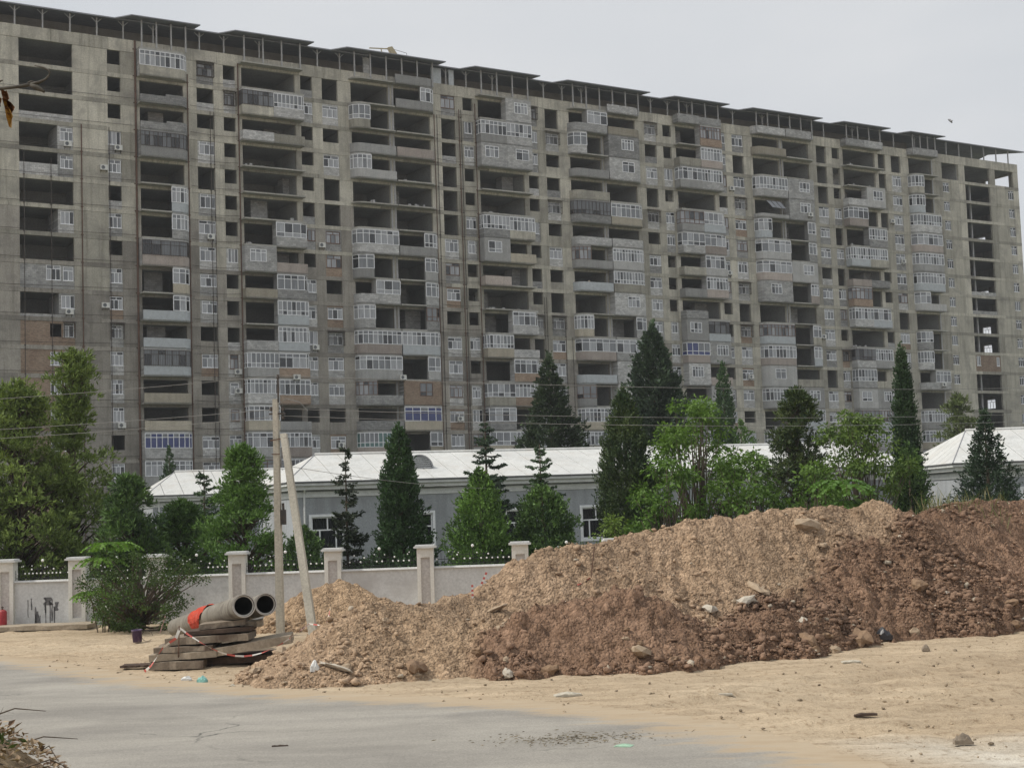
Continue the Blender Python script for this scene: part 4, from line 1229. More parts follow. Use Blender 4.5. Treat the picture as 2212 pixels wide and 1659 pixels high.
# crumbs on the open ground
n_ = 8000
cx, cy = rng.uniform(-14, 22, n_), rng.uniform(17, 40, n_)
sd_ = poly_sd(np.stack([cx, cy], 1), ROAD); ok = (sd_ < rng.uniform(-1, 1.2, n_) - .2) & (np.array([heap_z(a_, b_) for a_, b_ in zip(cx, cy)]) < .01)
cx, cy = cx[ok], cy[ok]; r_ = .007 + .035 * rng.random(len(cx)) ** 9
tag(inst("ground_pebbles", stones_mesh("ground_pebbles", np.stack([cx, cy, r_ * .3], 1), r_, np.array([.30, .24, .17]) * (.6 + .8 * rng.random((len(cx), 1))), m_stone)), "scattered crumbs of soil and pebbles on the sand", "pebbles", kind="stuff")
# the stones one can pick out
big = []
wb = (toe ** 1.5 + .10) * fac * (.25 + (Kk[cand] == 1) + .5 * (Kk[cand] == 3))
sb = rng.choice(cand, 80, p=wb / wb.sum(), replace=False)
for q in sb: big.append((X[q], Y[q], Hm[q], .07 + .11 * random.random() ** 2, mc[q] * random.uniform(.8, 1.3)))
stone_meshes = []
for v_ in range(8):
    n = 2
    V = ICO_V.copy(); F = [tuple(f) for f in ICO_F]
    import bmesh
    bm = bmesh.new()
    vs = [bm.verts.new(tuple(q)) for q in V]
    for f in F: bm.faces.new([vs[i] for i in f])
    bmesh.ops.subdivide_edges(bm, edges=bm.edges[:], cuts=1, use_grid_fill=True, smooth=.6)
    for vtx in bm.verts:
        c_ = vtx.co; k_ = 1 + .35 * math.sin(3.1 * c_.x + v_) * math.sin(2.7 * c_.y + 2 * v_) + random.uniform(-.13, .13)
        vtx.co = Vector((c_.x * k_ * 1.15, c_.y * k_, c_.z * k_ * .8))
    me = bpy.data.meshes.new("stone"); bm.to_mesh(me); bm.free()
    stone_meshes.append(me)
STM = [surf("stone_brown", (.20, .13, .085), (.29, .20, .13), 3.0, .95, 20.0, .6, .02, .1), surf("stone_tan", (.33, .25, .17), (.42, .33, .24), 3.0, .95, 20.0, .6, .02, .1), surf("stone_pale", (.42, .38, .31), (.52, .47, .40), 3.0, .95, 20.0, .6, .02, .1)]
SV = {}
def stone(x, y, z, r, mi, sq=(1, 1, .8), group="stones lying on the soil heap", label=None):
    v_ = random.randrange(8)
    if (v_, mi) not in SV:
        me = stone_meshes[v_].copy(); me.materials.append(STM[mi]); SV[(v_, mi)] = me
    o = inst("stone", SV[(v_, mi)], None, (x, y, z + r * .25), (random.uniform(-.4, .4), random.uniform(-.4, .4), random.uniform(0, 6.3)), (r * sq[0], r * sq[1], r * sq[2]))
    tag(o, label, "stone", group)
    return o
WHERE = ["dark brown clod", "tan stone", "pale stone"]
for (x, y, z, r, c_) in big:
    mi = 0 if c_[0] < .27 else 1
    if random.random() < .05: mi = 2
    sz = "large " if r > .12 else "small " if r < .085 else ""
    side_ = "left lobe" if x < -2 else "middle lobe" if x < 3.2 else "reddish right part" if x > 9 else "hollow right of the middle lobe"
    hgt = "toe" if z < .35 else "lower slope" if z < 1.1 else "upper slope"
    stone(x, y, z, r, mi, label=f"{sz}{WHERE[mi]} on the heap's {hgt}, {side_}")
def heap_at(u, v):
    """where the line of sight first meets the heap"""
    r = ray(u, v)
    y = 28.0
    while y < 51:
        t = y / r.y; z = EYE + r.z * t
        if z <= heap_z(r.x * t, y) + .01: return Vector((r.x * t, y, max(0, z)))
        y += .05
    return ground(u, v)
for (u, v, r, mi, sq, lb) in ((1745, 1140, .30, 1, (1.3, .9, .8), "large broken tan rock high on the heap below its peak"), (1385, 1415, .26, 1, (1.4, 1, .7), "flat tan rock at the foot of the middle heap"),
    (900, 1447, .24, 0, (1.5, 1, .8), "long dark clod at the foot of the left heap"), (1190, 1450, .17, 0, (1, 1, 1), "round dark clod at the foot of the heap beside a brick"),
    (1985, 1270, .22, 0, (1, 1, 1), "dark round boulder on the right reddish heap"), (1855, 1385, .30, 0, (1.3, 1, .9), "biggest dark boulder at the foot of the right heap"), (1745, 1385, .22, 0, (1.5, .9, .7), "flat dark boulder at the right heap's foot"),
    (725, 1445, .2, 2, (1.9, 1, .3), "flat pale slab of rock at the left heap's foot"), (1640, 1277, .2, 1, (1.6, 1, .8), "tan rock over a dark hollow in mid heap"), (1070, 1320, .18, 1, (1.6, 1, .5), "flat tan stone on the left heap's shoulder"),
    (1610, 1300, .17, 2, (1.2, 1, .8), "pale round stone beside the hollow in mid heap"), (1535, 1320, .2, 2, (1.2, 1, .8), "pale block of rock in the gully between the heaps"), (1100, 1460, .16, 2, (1, 1, .8), "pale stone at the heap's edge near the road")):
    p_ = heap_at(u, v); stone(p_.x, p_.y, p_.z, r, mi, sq, label=lb)

# ------------------------------------------------------------------ trees
BARK = surf("bark", (.075, .06, .045), (.14, .11, .085), 3.0, .95, 20.0, .6, .02, .1)
LEAF = foliage("leaf", .28)
NEEDLE = foliage("needle", .12, .6)
def unit(a): return a / np.maximum(1e-6, np.linalg.norm(a, axis=-1, keepdims=True))
def leaves(P, D, ln, wd, col, up=None):
    """one diamond-shaped leaf for every point"""
    n = len(P)
    D = unit(D)
    r = rng.normal(size=(n, 3)); side = unit(np.cross(D, r))
    ln = np.broadcast_to(ln, (n,))[:, None]; wd = np.broadcast_to(wd, (n,))[:, None]
    V = np.stack([P, P + D * ln * .45 + side * wd, P + D * ln, P + D * ln * .45 - side * wd], 1)
    return V, col
def lowfreq(P, s, seed):
    q = P * s
    return (np.sin(q[:, 0] * 1.7 + seed) * np.sin(q[:, 1] * 1.9 + 2 * seed) * np.sin(q[:, 2] * 2.3 + 3 * seed)) * .5 + .5
def sprays_to_leaves(P, D, L, m, ln, wd, spread, c1, c2, seed, cvar=.25):
    n = len(P); D = unit(D)
    t = rng.random((n, m)) ** .8
    C = P[:, None] + D[:, None] * (L[:, None] * t)[..., None] + rng.normal(0, .018, (n, m, 3))
    dd = unit(D[:, None] + rng.normal(0, spread, (n, m, 3)))
    k = np.clip(.15 + .7 * lowfreq(P, 1.1, seed) + rng.normal(0, .22, n), 0, 1)[:, None]
    base = np.array(c1) * (1 - k) + np.array(c2) * k
    base = np.repeat(base, m, 0) * (1 + rng.normal(0, cvar, (n * m, 1)).clip(-.5, .6))
    C = C.reshape(-1, 3); dd = dd.reshape(-1, 3)
    s = 1 + rng.normal(0, .2, len(C)).clip(-.5, .6)
    return leaves(C, dd, ln * s, wd * s, base)
def crown_obj(parts, mat, parent, name="crown"):
    V = np.concatenate([p_[0] for p_ in parts]); c = np.concatenate([p_[1] for p_ in parts])
    F = np.arange(len(V) * 4).reshape(-1, 4)
    return inst(name, np_mesh(name, V.reshape(-1, 3), F, mat, cols=np.clip(c * (1.45 if mat == NEEDLE and name == 'crown' else 1.0), .004, .5)), parent)
def trunk_obj(parent, pts, rad, limbs=()):
    b = MB(); b.tube(pts, rad, 7)
    for l, r in limbs: b.tube(l, r, 5)
    return b.build("trunk", BARK, parent, smooth=True)
def place(u, vtop, wu, d, name, label, cat="tree", group=None):
    wu *= 1.2; top = at(u, vtop, d); base = Vector((top.x, d, 0))
    o = empty(name, base); tag(o, label, cat, group)
    return o, top.z, wu * .5 * d / FU
def cypress(u, vt, wu, d, label, c1, c2, n=1700, seed=1, prof=None, name="cypress_tree", group="conifers around the school", up=.9, leaf=.11, dens=9, ragged=.22):
    """narrow or conical evergreen of upswept sprays"""
    o, H, R = place(u, vt, wu, d, name, label, "tree", group)
    prof = prof or (lambda t: (1 - t) ** .75 * min(1, .25 + 4 * t))
    n = int(n * 1.55); hs = rng.random(n * 3); w = np.array([max(.03, prof(t)) for t in hs]); ok = rng.random(n * 3) < w / w.max() * .95 + .05
    h = hs[ok][:n]; n = len(h)
    a = rng.random(n) * 6.283
    rr = np.array([prof(t) for t in h]) * R
    # uneven outline: lobes that change round and up the tree
    lob = 1 + ragged * np.sin(a * 3 + h * 9 + seed) + ragged * .9 * np.sin(a * 5 - h * 23 + 2 * seed) + rng.normal(0, .09, n)
    for _ in range(46):
        a0_, h0_ = rng.random() * 6.283, rng.random()
        da = np.abs((a - a0_ + math.pi) % 6.283 - math.pi)
        lob = lob + rng.uniform(-.42, .44) * np.exp(-(da / .45) ** 2 - ((h - h0_) / .035) ** 2)
    q = np.sqrt(rng.random(n) * .72 + .28)
    r = rr * np.maximum(.2, lob) * q
    P = np.stack([r * np.cos(a), r * np.sin(a), h * H * .96 + .1], 1)
    D = np.stack([np.cos(a) * (1 - up * .6), np.sin(a) * (1 - up * .6), np.full(n, up)], 1) + rng.normal(0, .22, (n, 3))
    L = (.18 + .30 * rng.random(n)) * (H / 6) ** .5 * np.clip(rr / R * 1.2 + .3, .4, 1.1)
    parts = [sprays_to_leaves(P, D, L, dens, leaf, leaf * .24, .42, c1, c2, seed)]
    # shoots at the very top
    k_ = 26; tp = np.stack([rng.normal(0, .05, k_), rng.normal(0, .05, k_), H * (.93 + .05 * rng.random(k_))], 1)
    parts.append(sprays_to_leaves(tp, np.array([[0, 0, 1.]]) + rng.normal(0, .2, (k_, 3)), np.full(k_, H * .04), 7, leaf, leaf * .24, .3, c1, c2, seed))
    crown_obj(parts, NEEDLE, o)
    trunk_obj(o, [(0, 0, -.1), (0.02, 0, H * .4), (0, 0, H * .93)], [max(.07, R * .13), R * .08, .012])
    return o
def spruce(u, vt, wu, d, label, c1, c2, seed=1, tiers=22, sparse=1.0, name="spruce_tree", droop=.35, leaf=.11, group="conifers around the school", zlow=.06):
    """tiers of drooping boughs with gaps between them"""
    o, H, R = place(u, vt, wu, d, name, label, "tree", group)
    P, D, L = [], [], []; limbs = []
    for i in range(tiers):
        nb = max(4, int(9 * (1 - i / tiers) + 4))
        for j in range(nb):
            t = min(max(zlow + (1 - zlow) * (i + random.uniform(-.75, .75)) / tiers, .03), .985)
            rr = R * (1 - t) ** .8 * (1 + .18 * math.sin(t * 31 + seed)) + .06
            if random.random() > sparse: continue
            a = random.random() * 6.283; rl = rr * random.uniform(.5, 1.15)
            z0 = t * H; dr = droop * rl * random.uniform(.6, 1.4)
            pts = []
            for s in np.linspace(0, 1, 5):
                pts.append(np.array([math.cos(a) * rl * s, math.sin(a) * rl * s, z0 - dr * s + dr * .75 * s * s * s + .1 * rl * s]))
            limbs.append(([tuple(q) for q in pts[::2]], [.02 + .01 * rl, .015, .006]))
            ns = max(3, int(rl / .085))
            for s in np.linspace(.12, 1, ns):
                f = s * 4; q = min(3, int(f)); b = pts[q] + (pts[q + 1] - pts[q]) * (f - q)
                dv = pts[q + 1] - pts[q]; dv = dv / np.linalg.norm(dv)
                sd_ = np.array([-math.sin(a), math.cos(a), 0])
                for sg in (-1, 1, 0):
                    P.append(b); D.append(dv * .8 + sd_ * sg * .9 + np.array([0, 0, -.25])); L.append(.16 * (1.25 - s) * min(1.3, rl) + .09)
    P, D, L = np.array(P), np.array(D), np.array(L)
    parts = [sprays_to_leaves(P, D, L, 7, leaf, leaf * .24, .4, c1, c2, seed)]
    crown_obj(parts, NEEDLE, o)
    trunk_obj(o, [(0, 0, -.1), (0, 0, H * .5), (0, 0, H * .985)], [max(.07, R * .09), R * .05, .012], limbs[::3])
    return o
def pine(u, vt, wu, d, label, c1, c2, seed=1, nclump=90, cr=.55, name="pine_tree", group="pines behind the boundary wall", prof=None, leaf=.20, tuft=26, low=.08, sparse=1.0):
    """round tufted clumps on upswept limbs"""
    o, H, R = place(u, vt, wu, d, name, label, "tree", group)
    prof = prof or (lambda t: (1 - t) ** .6 * min(1, .55 + 2 * t))
    P, D, L = [], [], []; limbs = []
    for i in range(nclump):
        t = low + (.97 - low) * random.random() ** .9
        a = random.random() * 6.283; rr = R * prof(t) * (1 + .25 * math.sin(3 * a + 8 * t + seed)) * random.uniform(.35, 1.0) ** .6
        c = np.array([math.cos(a) * rr, math.sin(a) * rr, t * H])
        crr = cr * random.uniform(.6, 1.25) * (.55 + .5 * prof(t))
        if random.random() > sparse: continue
        limbs.append(([(0, 0, max(.2, c[2] - .6 * rr - .2)), (c[0] * .5, c[1] * .5, c[2] - .3 * rr), tuple(c)], [.05, .03, .01]))
        v = unit(rng.normal(size=(tuft, 3))); v[:, 2] = np.abs(v[:, 2]) * .9 - .15
        P.append(c + v * crr * np.sqrt(rng.random((tuft, 1)))); D.append(v + np.array([0, 0, .55])); L.append(np.full(tuft, .16 + .1 * random.random()))
    # leader
    for t in np.linspace(.9, .995, 8):
        v = unit(rng.normal(size=(12, 3))); P.append(np.array([0, 0, t * H]) + v * .12 * (1.6 - t)); D.append(v + np.array([0, 0, 1.2])); L.append(np.full(12, .15))
    P, D, L = np.concatenate(P), np.concatenate(D), np.concatenate(L)
    parts = [sprays_to_leaves(P, D, L, 6, leaf, leaf * .10 + .006, .5, c1, c2, seed)]
    crown_obj(parts, NEEDLE, o)
    trunk_obj(o, [(0, 0, -.1), (.05, 0, H * .4), (0, 0, H * .97)], [max(.1, H * .02), H * .013, .015], limbs)
    return o
def broad(u, vt, wu, d, label, c1, c2, seed=1, nclump=60, per=60, leaf=.16, name="walnut_tree", cat="tree", group=None, low=.15, cr=.5, base=None, flat=.8, wid=.24):
    o, H, R = place(u, vt, wu, d, name, label, cat, group)
    if base is not None: o.location.z = base; H -= base
    Ps, Ds = [], []; limbs = []
    stems = 3 + seed % 3
    per = int(per * 1.6) if cat == 'tree' else per
    for i in range(nclump):
        t = low + (1 - low) * random.random() ** .75
        env = math.sin(math.pi * min(1, max(.05, (t - low * .3) / (1.06 - low * .3))) ** .8) ** .6
        a = random.random() * 6.283; rr = R * env * (1 + .3 * math.sin(2 * a + 5 * t + seed)) * random.uniform(.2, 1) ** .55
        c = np.array([math.cos(a) * rr, math.sin(a) * rr, t * H])
        crr = cr * random.uniform(.5, 1.2)
        v = unit(rng.normal(size=(per, 3)))
        Ps.append(c + v * crr * (rng.random((per, 1)) ** .5) * np.array([1, 1, flat])); dd = v * .8 + rng.normal(0, .4, (per, 3)); dd[:, 2] -= .45
        Ds.append(dd)
        s_ = random.randrange(stems); bx, by = .25 * math.cos(2.1 * s_), .25 * math.sin(2.1 * s_)
        limbs.append(([(bx * .3, by * .3, .1 + .1 * H * random.random()), (bx + c[0] * .4, by + c[1] * .4, c[2] * .55), tuple(c)], [.045, .03, .008]))
    P, D = np.concatenate(Ps), np.concatenate(Ds)
    k = np.clip(.1 + .8 * lowfreq(P, 1.4, seed) + rng.normal(0, .25, len(P)), 0, 1)[:, None]
    col = (np.array(c1) * (1 - k) + np.array(c2) * k) * (1 + rng.normal(0, .12, (len(P), 1)).clip(-.4, .5))
    s = 1 + rng.normal(0, .25, len(P)).clip(-.5, .7)
    crown_obj([leaves(P, D, leaf * s, leaf * wid * s, col)], LEAF, o, "crown" if cat == "tree" else "foliage")
    trunk_obj(o, [(0, 0, -.1), (.05, .03, H * .3), (.0, .0, H * .8)], [max(.03, H * .014), H * .010, .01], limbs)
    return o

DK1, DK2 = (.026, .048, .024), (.062, .105, .044)
MD1, MD2 = (.042, .08, .024), (.10, .17, .045)
LT1, LT2 = (.06, .12, .022), (.13, .225, .05)
OL1, OL2 = (.06, .09, .022), (.155, .205, .055)
pine(40, 832, 290, 58, "broad olive-green pine filling the left edge behind the wall", OL1, OL2, 1, 230, .62)
pine(-110, 930, 260, 57, "pine cut off by the left edge of the picture", OL1, OL2, 9, 120, .62)
pine(155, 764, 250, 60, "tall pine with a bare leader rising above its neighbours at left", OL1, OL2, 2, 170, .58, prof=lambda t: (.36 * (1 - t) ** .25 * (1 if t > .80 else .62) if t > .60 else .5 + .9 * (.60 - t)) * (1 if t > .1 else .9))
pine(280, 1035, 140, 56, "dark low pine right of the tall leader pine", DK1, MD2, 3, 110, .5)
pine(395, 1092, 130, 61, "mid-green bushy pine in front of the left wing's eave", MD1, MD2, 4, 100, .48)
spruce(440, 1005, 95, 66, "small dark spruce against the left white roof", DK1, DK2, 5, 16)
cypress(365, 968, 62, 116, "dark conifer tip standing behind the left wing's roof", DK1, DK2, 700, 6, leaf=.16, group="trees behind the school")
pine(525, 970, 165, 57, "bright green pine beside the concrete pole", LT1, MD2, 7, 150, .45, leaf=.17, prof=lambda t: (1 - t) ** .7 * min(1, .5 + 2.5 * t) + .04)
cypress(655, 1140, 88, 56, "small rounded thuja between pole and wall pillar", DK1, MD2, 900, 8, prof=lambda t: (1 - t * t) ** .6 * .95, up=.95, ragged=.1)
spruce(745, 955, 82, 59, "thin sparse dark spruce right of the pole", (.02, .03, .02), (.045, .06, .035), 9, 20, .62, droop=.55)
cypress(860, 920, 175, 58, "big dark conifer in front of the arched roof vent", DK1, (.05, .095, .035), 3300, 10, prof=lambda t: .36 + .64 * (1 - t / .32) if t < .32 else .42 * ((1 - t) / .68) ** .55, up=.85, ragged=.26, leaf=.12)
spruce(1047, 910, 140, 64, "blue-black spruce with stiff boughs above the roof edge", (.022, .038, .026), (.055, .085, .05), 11, 26, .9, droop=.25)
cypress(1035, 1015, 130, 56.5, "bright green thuja in front of the stiff spruce", MD1, LT2, 2200, 12, prof=lambda t: (1 - t) ** .62 * min(1, .75 + t), up=.8, ragged=.26)
spruce(1165, 955, 120, 61, "dark spruce top over the wall's last visible pillar", DK1, DK2, 13, 20, .9, droop=.35)
cypress(1170, 1050, 145, 57, "dense thuja left of the heap's shoulder", DK1, MD2, 2400, 14, prof=lambda t: (1 - t) ** .5 * min(1, .7 + t), up=.85)
cypress(1185, 766, 126, 104, "large dark juniper rising behind the white roof, left of centre", (.018, .03, .018), (.05, .075, .035), 3600, 15, prof=lambda t: .46 * ((1 - t) / .3) ** .7 if t > .7 else .46 + .44 * (.7 - t) / .2 if t > .5 else .9, up=.55, leaf=.22, ragged=.3, group="trees behind the school")
cypress(1408, 700, 132, 98, "tallest dark juniper rising behind the white roof", (.016, .028, .02), (.05, .078, .042), 4600, 16, prof=lambda t: (1 - t) ** .55 * min(1, .75 + t * .6), up=.6, leaf=.22, ragged=.3, group="trees behind the school")
cypress(1345, 840, 92, 61, "broad columnar cypress standing before the tallest juniper", DK1, (.065, .09, .03), 3600, 17, prof=lambda t: min(1, .55 + 1.4 * t) if t < .45 else ((1 - t) / .55) ** .6, up=1.0, ragged=.16)
cypress(1560, 785, 84, 97, "slim cypress behind the bright walnut", DK1, DK2, 2000, 18, prof=lambda t: .55 * ((1 - t) / .6) ** .6 if t > .4 else .55 + .45 * (.4 - t) / .4, up=.95, leaf=.16, group="trees behind the school")
cypress(1600, 910, 70, 96, "rounded evergreen right of the slim cypress", MD1, MD2, 900, 31, prof=lambda t: (1 - t * t) ** .6, up=.6, leaf=.16, group="trees behind the school")
broad(1490, 868, 215, 60, "bright green walnut tree with airy top behind the heap", (.06, .12, .015), (.16, .27, .05), 19, 88, 70)
broad(1600, 985, 200, 58, "lower leafy walnut right of the airy one", (.05, .10, .015), (.14, .24, .05), 20, 60, 70)
broad(1440, 1000, 120, 57, "leafy walnut sapling beside the broad cypress", (.05, .11, .015), (.15, .26, .05), 30, 34, 60)
pine(1715, 846, 165, 64, "dark pine with golden tips behind the heap", DK1, (.07, .09, .025), 21, 150, .5)
broad(1850, 900, 190, 60, "pale green leafy tree left of the tall thin cypress", (.06, .11, .02), (.17, .25, .06), 22, 70, 70)
broad(1760, 1010, 150, 56, "low leafy bush on the heap's far side", (.05, .10, .015), (.14, .23, .05), 25, 40, 70, cat="shrub", name="leafy_bush")
cypress(1946, 750, 56, 63, "tall thin cypress left of the right-hand roof", DK1, (.04, .07, .03), 2400, 23, prof=lambda t: .62 + .3 * t if t < .35 else .74 * ((1 - t) / .65) ** .5, up=1.0, ragged=.16)
cypress(1960, 960, 90, 62, "stubby thuja at the tall thin cypress's foot", DK1, MD2, 1000, 26, prof=lambda t: (1 - t) ** .5, up=.7)
pine(2068, 856, 115, 118, "thin pale pine standing close to the apartment block", (.06, .08, .03), (.13, .16, .06), 24, 60, .75, leaf=.3, sparse=.85, low=.3, group="trees behind the school")
cypress(2125, 886, 118, 62, "dark juniper before the right-hand white roof", (.02, .036, .024), (.05, .08, .045), 2600, 27, prof=lambda t: .95 if t < .2 else .95 * ((1 - t) / .8) ** .9, up=.45, ragged=.36, name="juniper_tree")
broad(1322, 1118, 62, 54, "small yellow-green bush at the cypress's foot", (.08, .13, .02), (.17, .25, .05), 28, 20, 60, cat="shrub", name="leafy_bush", leaf=.12)
broad(1225, 1160, 60, 54, "little dark bush behind the heap's left shoulder", (.04, .07, .02), (.09, .14, .04), 29, 14, 50, cat="shrub", name="leafy_bush", leaf=.1)

def fern_plant(u, v, d, label, nst, H, frl, c1, c2, base=None, name="sumac_plant"):
    """upright stems carrying long feathery fronds"""
    c = at(u, v, d); o = empty(name, (c.x, c.y, c.z if base is None else base)); tag(o, label, "shrub", None)
    st = MB(); parts = []
    for s_ in range(nst):
        a = random.random() * 6.28; r = random.uniform(.05, .5)
        top = np.array([math.cos(a) * r, math.sin(a) * r, H * random.uniform(.45, 1.08)])
        st.tube([(math.cos(a) * r * .4, math.sin(a) * r * .4, -.05), tuple(top)], [.022, .012], 5)
        for f in range(9):
            b = 6.28 * f / 9 + random.uniform(-.3, .3); L = frl * random.uniform(.7, 1.1)
            ts = np.linspace(.08, 1, 18)
            spn = top + np.stack([np.cos(b) * L * ts, np.sin(b) * L * ts, .55 * L * ts - .75 * L * ts ** 2], 1)
            tang = np.gradient(spn, axis=0)
            sd_ = np.array([-math.sin(b), math.cos(b), 0])
            for sg in (-1, 1):
                D = unit(tang) * .5 + sd_ * sg + np.array([0, 0, -.25])
                k = rng.random((len(ts), 1)) * .6 + .4 * random.random()
                parts.append(leaves(spn, D, frl * .30 * (1 - .5 * ts), frl * .05, np.array(c1) * (1 - k) + np.array(c2) * k))
            st.tube([tuple(q) for q in spn[::4]], .005, 3)
    crown_obj(parts, LEAF, o, "fronds"); st.build("stem", BARK, o)
    return o
fern_plant(1842, 1075, 50, "palm-like sumac with feathery fronds at the heap's top", 2, .8, 1.05, (.06, .13, .02), (.13, .25, .05), base=at(1842, 1085, 50).z)
fern_plant(1800, 1090, 50.5, "shorter feathery sumac left of the palm-like one", 2, .5, .9, (.05, .11, .02), (.11, .21, .05), base=at(1800, 1095, 50.5).z - .4)
sh0 = ground(300, 1362)
fern_plant(222, 1350, sh0.y + .2, "tall feathery sumac shoots against the boundary wall", 4, 2.7, .85, (.09, .18, .025), (.19, .34, .06), base=0)
def shrub(u, v, vt, wu, label, c1, c2, seed, ncl, per, leaf=.07, cr=.32):
    g = ground(u, v); return broad(u, vt, wu, g.y, label, c1, c2, seed, ncl, per, leaf, "leafy_shrub", "shrub", None, .0, cr, None, .9, .3)
shrub(305, 1362, 1195, 205, "dense dark green shrub at the wall beside the pipes", (.03, .055, .015), (.085, .14, .035), 3, 120, 110)
shrub(240, 1358, 1252, 84, "yellow-green upper growth of the wall-side shrubbery", (.05, .10, .015), (.12, .21, .04), 4, 40, 90)

# dry grass and weeds on the right shoulder of the heap
gp, gd, gl_, gc = [], [], [], []
for i in range(900):
    u = random.gauss(2010, 40) if random.random() < .45 else random.uniform(1925, 2180)
    p_ = at(u, 1105, random.uniform(43.5, 48))
    z = heap_z(p_.x, p_.y)
    gp.append((p_.x, p_.y, z)); gd.append((random.gauss(0, .35), random.gauss(0, .3), 1.0)); gl_.append(random.uniform(.25, .8) if u < 2050 else random.uniform(.15, .55))
    k = random.random(); gc.append(np.array((.07, .12, .025)) * (1 - k) + np.array((.33, .29, .16)) * k)
gv, gc_ = leaves(np.array(gp), np.array(gd), np.array(gl_), .011, np.array(gc))
tag(crown_obj([(gv, gc_)], LEAF, None, "dry_grass"), "dry grass growing on the heap's right shoulder", "grass", kind="stuff")

# ------------------------------------------------------------------ concrete poles and wires
POLE = surf("pole_concrete", (.40, .375, .315), (.50, .47, .40), 1.2, .9, 18.0, .25, .006, .2, streak=.18, stretch=(2, 2, .3))
gb0 = ground(606, 1371)
PD = gb0.y
def line_pole(name, label, x, y, H, prop=None):
    o = empty(name, (x, y, 0)); tag(o, label, "utility pole", "concrete poles of the power line")
    b = MB(); w0, w1 = .125, .085; q0, q1 = .10, .07
    b.hexa([(-w0, -q0, -.3), (w0 * .72, -q0, -.3), (w0, q0, -.3), (-w0, q0, -.3), (-w1, -q1, H), (w1 * .72, -q1, H), (w1, q1, H), (-w1, q1, H)]); b.build("post", POLE, o)
    if prop:
        t, f = prop
        p_ = MB(); t = Vector(t); f = Vector(f)
        d = (t - f).normalized(); a = Vector((1, 0, 0)); a = (a - d * a.dot(d)).normalized(); c = d.cross(a)
        def ring(q, s): return [q - a * s - c * s * .8, q + a * s * .75 - c * s * .8, q + a * s + c * s * .8, q - a * s + c * s * .8]
        p_.hexa(ring(f, .13) + ring(t, .105)); p_.build("prop", POLE, o)
        k = MB(); k.bar((-.16, -.13, t.z - .18), (.34, -.13, t.z - .12), .03); k.bar((-.16, .12, t.z - .18), (.34, .14, t.z - .12), .03); k.bar((-.16, -.12, t.z - .18), (-.16, .12, t.z - .18), .03)
        k.bar((-.13, -.12, t.z - .6), (.12, -.12, t.z - .6), .025); k.build("clamp", RUST, o)
        k = MB(); k.box(.1, .24, -.06, .08, 3.3, 3.75); k.tube([(.17, 0, 3.75), (.16, 0, 3.95)], .04, 6); k.build("junction_box", DARKMET, o)
    k = MB()
    k.bar((.09, -.02, H - .1), (.09, -.02, H + .62), .05); k.bar((-.2, -.02, H - .45), (.3, -.02, H - .45), .05)
    for xx, zz in ((.22, H - .36), (.09, H + .62), (.22, H - .62), (-.14, H - .36)): k.lathe([(.001, 0), (.045, .0), (.05, .06), (.03, .08), (.045, .12), (.001, .14)], 8, (xx, -.02, zz))
    k.build("insulator_bracket", DARKMET, o)
    return o
pb = ground(680, 1380); ptop = at(613, 938, PD)
PH = at(604, 862, PD).z
line_pole("utility_pole", "concrete power pole with a leaning prop beside the pipes", gb0.x, gb0.y, PH, (Vector((ptop.x - gb0.x, -.02, ptop.z)), Vector((pb.x - gb0.x, pb.y - gb0.y, -.2))))
LP = (-34.0, PD + 5.0); RP = (38.0, PD + 26.0)
line_pole("utility_pole", "plain concrete power pole left of the picture", *LP, PH)
line_pole("utility_pole", "plain concrete power pole right of the picture", *RP, PH + .6)
WIRE = plain("aluminium_wire", (.22, .22, .21), .5)
def wire(a, b, sag, label, r=.0085, n=24):
    a, b = Vector(a), Vector(b); pts = []
    for i in range(n + 1):
        t = i / n; p_ = a.lerp(b, t); p_.z -= sag * 4 * t * (1 - t); pts.append(p_)
    m = MB(); m.tube(pts, r, 4)
    o = m.build("overhead_wire", WIRE); tag(o, label, "wire", "overhead wires of the power line"); return o
T = Vector((gb0.x, PD, PH))
def tip(x, y, h, dx, dz): return (x + dx, y - .02, h + dz)
P0 = (gb0.x, PD, PH)
wire(tip(LP[0], LP[1], PH, .22, -.3), tip(*P0, .22, -.3), .25, "overhead wire from the pole's upper insulator to the left")
wire(tip(LP[0], LP[1], PH, .22, -.5), tip(*P0, .22, -.52), .33, "overhead wire from the pole's lower insulator to the left")
wire(tip(*P0, .22, -.3), tip(RP[0], RP[1], PH + .6, .22, -.3), .55, "overhead wire from the pole's upper insulator to the right")
wire(tip(*P0, .22, -.52), tip(RP[0], RP[1], PH + .6, .22, -.55), .62, "overhead wire from the pole's lower insulator to the right")
wire(tip(LP[0], LP[1], PH, .09, .7), tip(*P0, .09, .72), .30, "topmost overhead wire left of the pole")
wire(tip(*P0, .09, .72), tip(RP[0], RP[1], PH + .6, .09, .75), .5, "topmost overhead wire right of the pole")
wire(tip(*P0, .1, -2.0), at(1400, 1035, 70), .6, "low service wire crossing in front of the white roof", .008)
lo = MB()
lo.tube([(0, 0, 0), (-.12, 0, .28), (.1, 0, .42), (.5, 0, .3), (.75, 0, .02)], .012, 5)
o_ = lo.build("wire_loop", WIRE, None, loc=(gb0.x + .24, PD - .03, PH - .42)); tag(o_, "loose wire loop at the pole's insulators", "wire")

